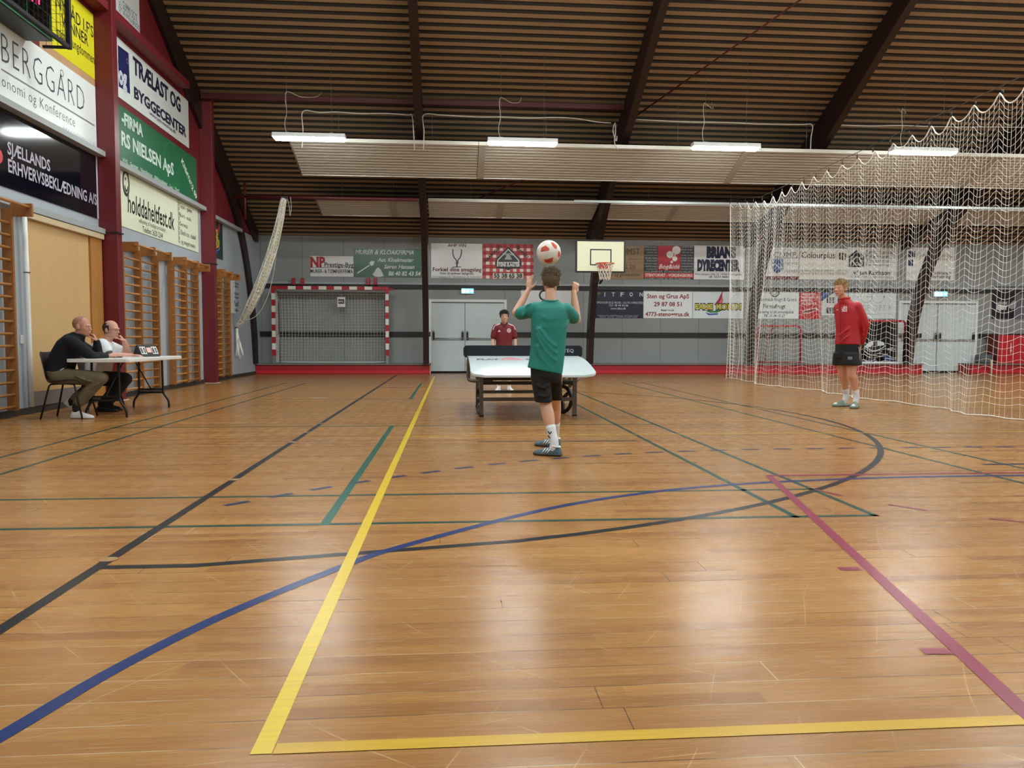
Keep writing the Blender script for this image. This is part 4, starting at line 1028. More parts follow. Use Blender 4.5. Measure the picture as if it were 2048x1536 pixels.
b = MB(); b.tube([(-hw*.95, .38, .03), (-hw*.8, .33, .025), (0, .35, .022), (hw*.8, .33, .025), (hw*.95, .38, .03)], .012, 6); b.build('ground_rope', CORDW, e)
for i, px in enumerate((588, 606, 737, 751)):
    q = onY(px, 564, WB-.1); b = MB(); b.box(-.045, .045, -.12, .0, -.09, .11); o = b.build('goal_hook', REDG, None, .01); o.location = (q.x, WB-.1, q.z)
    tag(o, ('leftmost red goal hook on the wall rail above the handball goal', 'second red goal hook from the left above the handball goal', 'third red goal hook from the left above the handball goal', 'rightmost red goal hook above the handball goal')[i], 'hook', 'red goal hooks')
q = onY(682.5, 604, GY+.12); e = empty('paper_sign', q, 0, 'small white paper sign hanging in the handball goal net', 'notice')
b = MB(); b.box(-.11, .11, -.003, .003, -.14, .14); b.build('sheet', M('white_paper', rgb(214, 212, 216), .7), e)
b = MB(); b.box(-.085, .085, -.006, -.0032, -.05, .08); b.build('printed_box', ink(52, 40, 60), e)
vs, fs = tmesh('MÅL', .02); b = MB(); b.add([(x*.075-.075, -.0075, z*.07-.01) for x, z in vs], fs, False); b.build('lettering', ink(206, 200, 206), e)
b = MB(); b.tube([(0, 0, .14), (.005, -.0, .24)], .003, 4); b.build('string', CORDG, e)

# ---- basketball hoop on its arch
HY = 19.25
a = onY(1151.5, 479.4, HY); c = onY(1250, 545.8, HY); hc = (a+c)/2; bw, bh = (c.x-a.x)/2, (a.z-c.z)/2
e = empty('basketball_hoop', hc, 0, 'basketball backboard with hoop mounted on the dark arch', 'basketball hoop')
b = MB(); b.box(-bw, bw, -.012, .03, -bh, bh); b.build('backboard', M('cream_backboard', rgb(228, 228, 198), .45), e)
def frame_(b, w_, h_, t, y0, y1, cx=0, cz=0):
    b.box(cx-w_, cx+w_, y0, y1, cz+h_-t, cz+h_); b.box(cx-w_, cx+w_, y0, y1, cz-h_, cz-h_+t); b.box(cx-w_, cx-w_+t, y0, y1, cz-h_+t, cz+h_-t); b.box(cx+w_-t, cx+w_, y0, y1, cz-h_+t, cz+h_-t)
b = MB(); frame_(b, bw+.004, bh+.004, .042, -.016, .034); b.build('black_border', BLK, e)
s1 = onY(1180, 498, HY)-hc; s2 = onY(1222.6, 531.2, HY)-hc
b = MB(); frame_(b, (s2.x-s1.x)/2, (s1.z-s2.z)/2, .030, -.0145, -.0125, (s1.x+s2.x)/2, (s1.z+s2.z)/2); b.build('aiming_square', BLK, e)
rc = Vector(((s1.x+s2.x)/2+.05, -.30, onY(1206, 527, HY-.3).z-hc.z))
ORG = M('orange_rim', rgb(196, 74, 34), .4)
b = MB(); b.tube([(rc.x+.225*math.cos(2*PI*k/28), rc.y+.225*math.sin(2*PI*k/28), rc.z) for k in range(28)], .011, 8, True); b.bar((rc.x-.07, rc.y+.22, rc.z), (rc.x-.07, -.012, rc.z-.02), .012); b.bar((rc.x+.07, rc.y+.22, rc.z), (rc.x+.07, -.012, rc.z-.02), .012); b.box(rc.x-.12, rc.x+.12, -.03, -.012, rc.z-.10, rc.z+.04); b.build('rim', ORG, e)
b = MB()
for sgn in (1, -1):
    for k in range(12):
        a0 = 2*PI*k/12; pts = []
        for t in range(9):
            f = t/8; r_ = .222*(1-.42*math.sin(f*PI/2*.95)); ang = a0+sgn*f*1.05
            pts.append((rc.x+r_*math.cos(ang), rc.y+r_*math.sin(ang), rc.z-.40*f))
        b.mat(0).tube(pts, .006, 4)
b.build('net', [M('white_hoop_net', rgb(222, 214, 206), .7)], e)
b = MB(); b.tube([(rc.x+.215*math.cos(PI*1.1+k*.1), rc.y+.215*math.sin(PI*1.1+k*.1), rc.z-.05-.012*abs(k-5)) for k in range(11)], .008, 4)
for k in range(5): b.tube([(rc.x-.16+.06*k, rc.y-.16-.02*(k % 2), rc.z-.01), (rc.x-.12+.055*k, rc.y-.14, rc.z-.13), (rc.x-.07+.045*k, rc.y-.12, rc.z-.22)], .007, 4)
b.build('red_net_cords', M('red_net_cord', rgb(176, 52, 52), .7), e)
b = MB(); x_ = BX[2]-hc.x
for s in (-.05, .05):
    b.bar((x_+s, .03, .22), (x_+s, 1.25, .22), .03); b.bar((x_+s, .03, -.18), (x_+s, 1.62, -.55), .025)
b.build('mounting_arm', BEAM, e)

# ---- bundled white net hanging from the red pipe
NY = 19.45
pth = [(568, 397, 0), (565, 413, 0), (560, 440, 0), (550, 480, .05), (537.5, 521, .10), (522, 565, .15), (501, 612, .3), (487, 637, .45), (474, 655, .6)]
P_ = [onY(x, y, NY+d_) for x, y, d_ in pth]; o0 = P_[0].copy(); P_ = [p-o0 for p in P_]
C_ = catmull(P_, 6); n_ = len(C_)
def rad(i):
    f = i/(n_-1)
    return .5*(.12+.10*min(1, f*2.5)) if f < .72 else .5*(.22-.15*(f-.72)/.28)
e = empty('bundled_net', o0, 0, 'long bundle of white netting hanging slanted by the left wall', 'net')
b = MB(); b.tube(C_, [rad(i)*.85*(1+.08*math.sin(i*1.7)) for i in range(n_)], 12); b.build('packed_net', M('packed_white_net', rgb(186, 180, 152), .85, noise=.55, nscale=38, bump=.8, bscale=50), e)
b = MB()
def around(turns, ph, rr):
    pts = []
    for i, p in enumerate(C_):
        t = (C_[min(i+1, n_-1)]-C_[max(i-1, 0)]).normalized(); u = t.cross(Vector((0, 1, 0))).normalized(); v = t.cross(u)
        a_ = ph+turns*2*PI*i/(n_-1); pts.append(p+(u*math.cos(a_)+v*math.sin(a_))*rad(i)*rr)
    return pts
for k in range(11): b.tube(around(.4*(1 if k % 2 else -1), 2*PI*k/11, .93+.06*(k % 3)), .009, 5)
for k in range(26): b.tube(around((9+(k*7) % 5)*(1 if k % 2 else -1), 2*PI*k/26+.3*math.sin(k*3), .90+.05*((k*5) % 3)), .0042, 4)
b.build('net_strands', CORDW, e)
b = MB()
for k in range(16):
    s = P_[-1]+Vector((random.uniform(-.02, .02), random.uniform(-.02, .02), 0)); L_ = random.uniform(.45, .85); dx = random.uniform(-.02, .16)
    b.tube(catmull([s, s+Vector((dx*.2, random.uniform(-.05, .05), -L_*.4)), s+Vector((dx*.7, random.uniform(-.06, .06), -L_*.75)), s+Vector((dx, random.uniform(-.06, .06), -L_))], 4), [.009]*12+[.007], 4) if False else b.tube(catmull([s, s+Vector((dx*.2, random.uniform(-.05, .05), -L_*.4)), s+Vector((dx*.7, random.uniform(-.06, .06), -L_*.75)), s+Vector((dx, random.uniform(-.06, .06), -L_))], 4), .008, 4)
b.build('loose_tail', CORDW, e)
b = MB(); b.tube([P_[-1]+Vector((.05*math.cos(a_), .05*math.sin(a_), 0)) for a_ in [2*PI*k/12 for k in range(12)]], .012, 6, True); b.build('tie', BLK, e)
b = MB(); b.box(-.06, .10, -.05, .05, -.02, .05); b.tube([(-.02, 0, .05), (-.03, 0, .14)], .012, 6); b.build('top_clamp', BLK, e)
b = MB(); b.tube(catmull([(.08, -.03, .02), (.13, -.04, -.2), (.15, -.05, -.42), (.18, -.04, -.2), (.16, -.03, .03)], 6), .008, 5); b.build('loop_cord', CABLE, e)
b = MB(); b.tube(catmull([onY(x, y, NY+.2)-o0 for x, y in ((553, 505), (548, 540), (538, 585), (525, 615), (512, 632), (495, 640), (484, 638))], 6), .008, 5); b.build('slack_cord', CABLE, e)

# ---- small red goals and gear on the ledge, right
RTUBE = M('small_goal_red_tube', rgb(176, 30, 44), .4)
e = empty('floorball_goal', (onY(1515, 720, 22.3).x, 22.3, .30), 0, 'small red goal frame on the ledge behind the arch, left of the man', 'goal')
z1 = onY(1550, 652, 22.3).z-.30; x1_ = onY(1601, 700, 22.3).x-e.location.x; xm = onY(1547, 700, 22.3).x-e.location.x
b = MB(); b.tube([(0, 0, .03), (0, 0, z1-.08), (.08, 0, z1), (x1_-.08, 0, z1), (x1_, 0, z1-.08), (x1_, 0, .03)], .030, 8); b.build('frame', RTUBE, e)
b = MB(); b.tube([(0, 0, .03), (0, .33, .03), (x1_, .33, .03), (x1_, 0, .03)], .02, 6); b.build('base_frame', RTUBE, e)
b = MB(); b.tube([(xm, .02, z1), (xm-.06, .30, z1*.7), (xm-.12, .33, .04)], .018, 6); b.build('inner_stay', RTUBE, e)
b = MB(); net_tubes(b, [[(x1_*i/14, .04+.28*math.sin(PI*.5*j/10), z1-(z1-.04)*j/10) for i in range(15)] for j in range(11)], .003); b.build('net', CORDG, e)
e = empty('hockey_goal', (onY(1718, 720, 22.25).x, 22.25, .30), 0, 'small red goal packed with sports gear, right of the man', 'goal')
z1 = onY(1760, 642, 22.25).z-.30; x1_ = onY(1809, 700, 22.25).x-e.location.x
b = MB(); b.tube([(0, 0, .05), (0, 0, z1-.06), (.06, 0, z1), (x1_-.06, 0, z1), (x1_, 0, z1-.06), (x1_, 0, .05)], .035, 8); b.build('frame', RTUBE, e)
b = MB(); b.box(-.03, x1_+.03, -.04, .02, .004, .055); b.build('white_base', WHITEP, e)
b = MB(); b.box(-.02, x1_, .40, .42, .06, z1); b.build('dark_back_net', M('dark_back_net', rgb(24, 24, 28), .9, noise=.4, nscale=40), e)
b = MB(); net_tubes(b, [[(x1_-.02, .03+.36*i/6, .06+(z1-.08)*j/12) for i in range(7)] for j in range(13)], .004); b.build('side_net', CORDG, e)
gx, gy, gz = e.location
def lump(name, label, cat, c, r, mat, rot=0., group=None, det=None):
    b = MB(); R = Matrix.Rotation(rot, 3, 'Y')
    b.ell((0, 0, 0), *r, 18, 12, R)
    o = b.build(name, mat); o.location = c; tag(o, label, cat, group)
    if det: det(o)
    return o
BAGB = M('black_bag_nylon', rgb(20, 20, 24), .6, bump=.6, bscale=14)
WPAD = M('white_pad', rgb(214, 216, 222), .6)
def straps(o, pts_list, mat=WPAD, r=.014):
    for pts in pts_list:
        b = MB(); b.tube(catmull(pts, 5), r, 5); b.build('strap', mat, o)
lump('sports_bag', 'big black sports bag with white side panels in the red goal', 'bag', (gx+.56, gy+.24, gz+.44), (.42, .13, .27), BAGB, .1, 'sports bags in the red goal',
     lambda o: (straps(o, [[(-.30, -.13, .05), (-.1, -.17, -.06), (.15, -.17, .0), (.33, -.12, .10)], [(-.34, -.10, -.05), (-.2, -.16, -.17), (.0, -.17, -.18), (.2, -.15, -.08)]]), [MB().prism(pp, 'y', -.150, -.10).build('white_panel', WPAD, o, .02) for pp in ([(.04, -.36), (.20, -.20), (.24, -.08), (.12, -.06), (.02, -.24)], [(.25, .05), (.20, .26), (.10, .30), (.08, .06)])], MB().ell((-.01, -.07, .22), .075, .07, .12).build('grip_hole', M('grey_mesh_cloth', rgb(70, 74, 84), .8), o)))
lump('sports_bag', 'black striped bag lying at the bottom of the red goal', 'bag', (gx+.36, gy+.10, gz+.085), (.30, .085, .075), BAGB, -.2, 'sports bags in the red goal', lambda o: straps(o, [[(-.22, -.09, .04), (-.05, -.13, -.02), (.15, -.12, .05)], [(-.2, -.1, -.03), (0, -.13, -.06), (.2, -.1, .0)]], M('lilac_strap', rgb(176, 178, 214), .6)))
lump('sports_bag', 'blue and black bag leaning out at the right of the red goal', 'bag', (gx+.99, gy+.12, gz+.12), (.19, .09, .10), M('blue_bag_cloth', rgb(60, 84, 140), .6, noise=.4, nscale=12), .5, 'sports bags in the red goal', lambda o: straps(o, [[(-.15, -.08, .03), (0, -.12, .02), (.15, -.08, .0)]]))
lump('shoulder_pad', 'white striped pad on top of the gear in the red goal', 'pad', (gx+1.06, gy+.16, gz+.40), (.15, .09, .07), BAGB, -.55, None, lambda o: straps(o, [[(-.12, -.07, .0), (0, -.10, .03), (.12, -.06, .02)], [(-.12, -.07, .04), (0, -.09, .07), (.12, -.05, .05)]], WPAD, .012))
for i in range(4):
    b = MB(); b.tube(catmull([(0, 0, 0), (.18, -.02, .05), (.42, .0, .02), (.62, .01, .10+.03*i)], 5), .011, 6)
    o = b.build('hockey_stick', M('white_stick', rgb(206, 208, 214), .5) if i % 2 == 0 else BLK); o.location = (gx+.26+.05*i, gy-.045-.03*i, gz+.19+.035*i)
    tag(o, ('lowest white stick across the gear in the red goal', 'lower black stick across the gear in the red goal', 'upper white stick across the gear in the red goal', 'upper black stick across the gear in the red goal')[i], 'stick', 'sticks in the red goal')
# red cabinet and things at the far right
c0 = onY(1998, 670, 22.15); c1 = onY(1998, 727, 22.15)
e = empty('red_cabinet', (c0.x, 22.15, .302), 0, 'bright red cabinet on the ledge at the right edge', 'cabinet')
h_ = c0.z-.302
b = MB(); b.box(0, 2.2, 0, .50, 0, h_); b.build('body', M('cabinet_red', rgb(186, 28, 42), .4), e, .008)
b = MB(); b.box(-.012, 0, .0, .50, 0, h_); b.build('side_panel', M('cabinet_dark_side', rgb(104, 20, 28), .5), e)
b = MB(); b.cyl((.38, -.02, h_*.35), (.38, -.02, h_*.72), .012, 8); b.ell((.38, -.025, h_*.45), .03, .02, .03); b.build('handle', WHITEP, e)
q = onY(1957, 725, 22.4); b = MB(); b.box(0, .40, -.1, .2, 0, .27); o = b.build('gym_cushion', M('grey_vinyl', rgb(84, 92, 94), .5), None, .05, 3); o.location = (q.x, 22.4, .302); tag(o, 'grey padded cushion on the ledge beside the red cabinet', 'cushion')
q = onZ(1984, 762, 0); b = MB(); b.cyl((0, 0, 0), (0, 0, .42), .032, 12); o = b.build('floor_post', M('pale_wood_post', rgb(206, 176, 138), .5)); o.location = (onY(1984, 740, 22.0).x, 22.03, 0); tag(o, 'short pale post standing in front of the red kick board', 'post')
# ================================================================== THINGS ON THE COURT
# ---- curved white ball table
TX, TYC = .985, 10.50
e = empty('ball_table', (TX, TYC, 0), 0, 'curved white ball table with a black centre board', 'table')
def tz(s): return .757-.192*(abs(s)/1.5)**2
WT = M('white_table_laminate', rgb(204, 217, 221), .22)
def half_w(s):
    a = abs(s); w_ = .755
    return w_ if a < 1.33 else w_-.17+math.sqrt(max(0, .17**2-(a-1.33)**2))
b = MB(); N_ = 60; top = []; bot = []
ss = [-1.5+3.0*i/N_ for i in range(N_+1)]
for s in ss:
    hw_ = half_w(s)
    top.append([(x*hw_, s, tz(s)) for x in (-1, -.5, 0, .5, 1)]); bot.append([(x*hw_, s, tz(s)-.032) for x in (-1, -.5, 0, .5, 1)])
v = [p for r_ in top for p in r_]+[p for r_ in bot for p in r_]; f = []; o_ = len(top)*5
for i in range(N_):
    for k in range(4):
        a = i*5+k; f.append((a, a+1, a+6, a+5)); f.append((o_+a, o_+a+5, o_+a+6, o_+a+1))
    a = i*5; f.append((a, a+5, o_+a+5, o_+a)); a += 4; f.append((a, o_+a, o_+a+5, a+5))
f.append((0, o_, o_+1, 1)); f += [(k, o_+k, o_+k+1, k+1) for k in range(1, 4)]
a = N_*5; f += [(a+k, a+k+1, o_+a+k+1, o_+a+k) for k in range(4)]
b.add(v, f, False); ot = b.build('tabletop', WT, e)
ot.modifiers.new('bevel', 'BEVEL').width = .006; ot.modifiers['bevel'].limit_method = 'ANGLE'
def on_top(name, txt, x0, x1, y0, h, col, bold=.03, shear=0):
    vs, fs = tmesh(txt, bold, shear); xa = min(p[0] for p in vs); xb = max(p[0] for p in vs); sx = (x1-x0)/(xb-xa); sy = h/CAPH
    b = MB(); b.add([(x0+(x-xa)*sx, y0+z*sy, tz(y0+z*sy)+.0015) for x, z in vs], fs, False); b.build(name, ink(*col), e)
pL = lambda x: onZ(x, 727, .74).x-TX
on_top('lettering', 'PLAT', pL(968), pL(1026), -.66, .13, (40, 48, 58), .06)
on_top('lettering', 'FOR', pL(1031), pL(1088), -.66, .13, (206, 90, 104), .06)
on_top('lettering', 'MS', pL(1094), pL(1145), -.66, .13, (40, 48, 58), .06)
on_top('small_lettering', 'ALLE KAN VÆRE MED', pL(994), pL(1120), -.80, .05, (170, 180, 186), .0)
b = MB(); b.add([(pL(1036), -.46, tz(.46)+.0015), (pL(1062), -.50, tz(.5)+.0015), (pL(1066), -.44, tz(.44)+.0015), (pL(1056), -.40, tz(.4)+.0015)], [(0, 1, 2, 3)], False); b.build('swoosh', ink(200, 60, 76), e)
NB = M('navy_black_board', rgb(16, 24, 36), .35)
b = MB(); hwn = .815; r_ = .05
def rr(hx, z0, z1, r_, n=5):
    pts = []
    for cx, cz, a0 in ((hx-r_, z1-r_, 0), (-hx+r_, z1-r_, PI/2), (-hx+r_, z0+r_, PI), (hx-r_, z0+r_, 1.5*PI)):
        pts += [(cz+r_*math.sin(a0+PI/2*k/n), cx+r_*math.cos(a0+PI/2*k/n)) for k in range(n+1)]
    return pts
b.prism(rr(hwn, .735, .902, r_), 'y', -.012, .012); b.build('centre_board', NB, e)
vs, fs = tmesh('TEQ', -.005); k_ = .075; xa = onY(1147, 700, TYC).x-TX; wd_ = max(p[0] for p in vs)*k_
b = MB(); b.add([(xa-wd_+x*k_, -.0135, .81+z*k_*.85) for x, z in vs], fs, False); b.build('board_lettering', ink(200, 206, 212), e)
b = MB(); b.bar((-hwn+.05, -.02, .752), (hwn-.05, -.02, .752), .006, .008); b.build('board_rail', STEEL, e)
TUBE = M('grey_steel_leg', rgb(104, 100, 94), .38, metal=.4)
for sy in (-1, 1):
    for sx in (-1, 1):
        b = MB(); b.box(sx*.60-.025, sx*.60+.025, sy*.71-.025, sy*.71+.025, .012, tz(.71)-.035); b.build('leg', TUBE, e)
        b = MB(); b.box(sx*.60-.03, sx*.60+.03, sy*.71-.03, sy*.71+.03, 0, .02); b.build('foot', BLK, e)
        b = MB(); b.box(sx*.60-.02, sx*.60+.02, sy*.30-.02, sy*.30+.02, .34, tz(.3)-.035); b.build('inner_leg', TUBE, e)
        b = MB(); b.bar((sx*.60, sy*.71, .40), (sx*.60, sy*.28, .40), .018); b.build('side_rail', TUBE, e)
    b = MB(); b.bar((-.60, sy*.71, .22), (.60, sy*.71, .22), .022); b.build('lower_rail', TUBE, e)
    b = MB(); b.bar((-.60, sy*.55, .42), (.60, sy*.55, .42), .022); b.build('upper_rail', M('dark_rail', rgb(52, 46, 40), .5), e)
    b = MB(); b.box(-.17, .17, sy*1.0-.12, sy*1.0+.12, tz(1.0)-.075, tz(1.0)-.034); b.build('hinge_block', BLK, e)
for sx in (-1, 1):
    b = MB(); b.tube(catmull([(sx*.74, -.02, .735), (sx*.75, -.04, .62), (sx*.75, -.06, .47), (sx*.72, -.1, .43), (sx*.58, -.14, .42), (sx*.42, -.14, .42)], 5), .024, 8); b.build('bent_support', TUBE, e)
    R_ = .17
    b = MB(); ax = Vector((1, (.10 if sx < 0 else .75), 0)).normalized(); tv = Vector((-ax.y, ax.x, 0)); ctr = Vector((sx*(.61 if sx < 0 else .50), -.42 if sx < 0 else -.30, R_+.02))
    ring = [ctr+tv*R_*math.cos(2*PI*k/28)+Vector((0, 0, 1))*R_*math.sin(2*PI*k/28) for k in range(28)]
    b.tube(ring, .026, 8, True)
    w_ = b.build('wheel', BLK, e)
    b = MB()
    for k in range(3):
        a_ = 2*PI*k/3+.4; b.bar(ctr, ctr+tv*R_*math.cos(a_)+Vector((0, 0, 1))*R_*math.sin(a_), .014, .022)
    b.cyl(ctr-ax*.04, ctr+ax*.04, .035, 12); b.build('spokes', DGREY, w_)
    b = MB(); b.tube(catmull([ctr+Vector((0, .05, .22)), ctr+Vector((-.03*sx, -.06, .16)), ctr+Vector((-.02*sx, -.1, .02)), ctr+Vector((.02*sx, -.1, -.07))], 5), .010, 6); b.build('wheel_fork', STEEL, e)

# ---- white folding table at the left wall
FZ = .735
pa = onZ(159.5, 721.5, FZ); pb = onZ(286, 720.5, FZ); pc = onZ(383, 715, FZ)
fx0, fx1 = -4.66, -3.90
fy0, fy1 = 9.73, 11.58
e = empty('folding_table', ((fx0+fx1)/2, (fy0+fy1)/2, 0), 0, 'white plastic folding table in front of the seated men', 'table')
hx, hy = (fx1-fx0)/2, (fy1-fy0)/2
b = MB(); b.prism([(hx-.05, -hy), (hx-.014, -hy+.014), (hx, -hy+.05), (hx, hy-.05), (hx-.014, hy-.014), (hx-.05, hy), (-hx+.05, hy), (-hx+.014, hy-.014), (-hx, hy-.05), (-hx, -hy+.05), (-hx+.014, -hy+.014), (-hx+.05, -hy)], 'z', FZ-.045, FZ)
b.build('tabletop', M('white_blow_moulded_plastic', rgb(226, 226, 222), .4), e, .008)
for sy in (-1, 1):
    yy = sy*(hy-.20)
    for sx in (-1, 1):
        b = MB(); b.tube(catmull([(sx*.16, yy, FZ-.05), (sx*.165, yy, .34), (sx*.17, yy+sy*.0, .21), (sx*.235, yy, .10), (sx*.245, yy, .0)], 6), .0155, 8); b.build('leg', BLK, e)
    b = MB(); b.bar((-.17, yy, .215), (.17, yy, .215), .018, .012); b.build('cross_bar', BLK, e)
    b = MB(); b.cyl((0, yy, .26), (0, sy*.18, FZ-.05), .009, 6); b.bar((-.16, yy, .26), (.16, yy, .26), .009); b.build('brace', BLK, e)

# ---- flip scoreboard on the table
q = onZ(308, 717, FZ)
e = empty('flip_scoreboard', (-4.20, 11.02, FZ), .95, 'small black flip scoreboard standing on the white folding table', 'scoreboard')
b = MB(); b.prism([(-.15, 0), (.15, 0), (.035, .205), (-.035, .205)], 'y', -.18, .18); 
for i, p in enumerate(list(b.v)): b.v[i] = (p[1], p[0], p[2]) if False else p
b = MB(); b.prism([(-.15, 0.002), (.13, 0.002), (.02, .20), (-.02, .20)], 'x', -.19, .19); b.build('easel', BLK, e, .008); e.scale = (.74, .74, .80)
sl = Vector((0, .11, .198)).normalized(); nn = Vector((0, -sl.z, sl.y))
for sx, w_ in ((-.115, .055), (.115, .055)):
    b = MB(); c_ = Vector((sx, -.085, .105)); b.obox(c_+nn*.006, (1, 0, 0), Vector((0, .13, .198)).normalized(), nn, w_, .075, .002); b.build('score_card', M('white_card', rgb(222, 220, 218), .6), e)
    for ch, dx in (('8', -.027), ('0', .027)):
        vs, fs = tmesh(ch, .05); u_ = Vector((0, .13, .198)).normalized(); b = MB()
        b.add([c_+nn*.010+Vector((1, 0, 0))*(dx+(x-.3)*.07)+u_*((z-.36)*.15) for x, z in vs], fs, False); b.build('digit', ink(30, 26, 28), e)
b = MB(); c_ = Vector((0, -.085, .11)); u_ = Vector((0, .13, .198)).normalized(); b.obox(c_+nn*.006, (1, 0, 0), u_, nn, .045, .05, .002); b.build('pink_card', M('pink_card', rgb(236, 186, 180), .6), e)
b = MB()
for i in range(12): b.tube([Vector((-.17+.031*i+.0*k, -.006+.014*math.cos(2*PI*k/8), .205+.014*math.sin(2*PI*k/8))) for k in range(8)], .0022, 4, True)
b.build('ring_binding', BLK, e)
b = MB(); b.box(-.10, .10, -.06, .06, 0, .006); o = b.build('score_sheet', M('white_sheet', rgb(224, 224, 222), .6)); o.location = (-4.22, 10.55, FZ+.001); o.rotation_euler = (0, 0, .2); tag(o, 'white paper sheet lying on the folding table', 'paper')
b = MB(); b.box(-.12, .12, -.08, .08, 0, .012); o = b.build('tablet', BLK, None, .004); o.location = (-4.40, 10.42, FZ+.001); o.rotation_euler = (0, 0, .3); tag(o, 'flat black tablet lying on the folding table in front of the man in white', 'tablet')

# ---- plastic shell chairs of the seated men
SHELL = M('dark_brown_shell_plastic', rgb(48, 36, 38), .42)
CLEG = M('dark_chair_tube', rgb(40, 28, 28), .4, metal=.3)
def chair(loc, rz, label):
    e = empty('shell_chair', loc, rz, label, 'chair', 'dark shell chairs at the folding table')
    # profile facing +X : seat front at +.21, back at -.2
    prof = [(.225, .425), (.20, .445), (.10, .45), (.0, .44), (-.10, .435), (-.17, .45), (-.205, .50), (-.225, .60), (-.245, .70), (-.265, .79), (-.275, .815)]
    C2 = [(q.x, q.y) for q in catmull([(x, z, 0) for x, z in prof], 4)]
    ny = 10; b = MB(); rows = []
    for i, (x, z) in enumerate(C2):
        f_ = i/(len(C2)-1); w_ = .21 if f_ < .45 else .215-.02*(f_-.45)
        if f_ > .9: w_ -= .04*(f_-.9)*10
        row = []
        for k in range(ny+1):
            t = -1+2*k/ny; cup = abs(t)**3
            row.append((x+(.05*cup if f_ > .45 else 0), t*w_, z+(.035*cup if f_ <= .45 else .0)))
        rows.append(row)
    vs = [p for r_ in rows for p in r_]; fs = []
    for i in range(len(rows)-1):
        for k in range(ny): a = i*(ny+1)+k; fs.append((a, a+1, a+ny+2, a+ny+1))
    b.add(vs, fs, True); s_ = b.build('shell', SHELL, e); so = s_.modifiers.new('thick', 'SOLIDIFY'); so.thickness = .010; so.offset = -1
    for sx in (-1, 1):
        for sy in (-1, 1):
            b = MB(); b.tube([(sx*.13, sy*.15, .425), (sx*.15, sy*.17, .40), (sx*.245, sy*.20, .0)], .0115, 8); b.build('leg', CLEG, e)
    b = MB(); b.tube([(-.13, -.15, .422), (.13, -.15, .422), (.13, .15, .422), (-.13, .15, .422)], .0105, 8, True); b.build('seat_ring', CLEG, e)
    return e
chair((-4.73, 9.95, 0), .0, 'dark brown shell chair under the man in the navy jumper')
chair((-4.75, 10.86, 0), .05, 'dark shell chair under the man in the white shirt, mostly hidden')

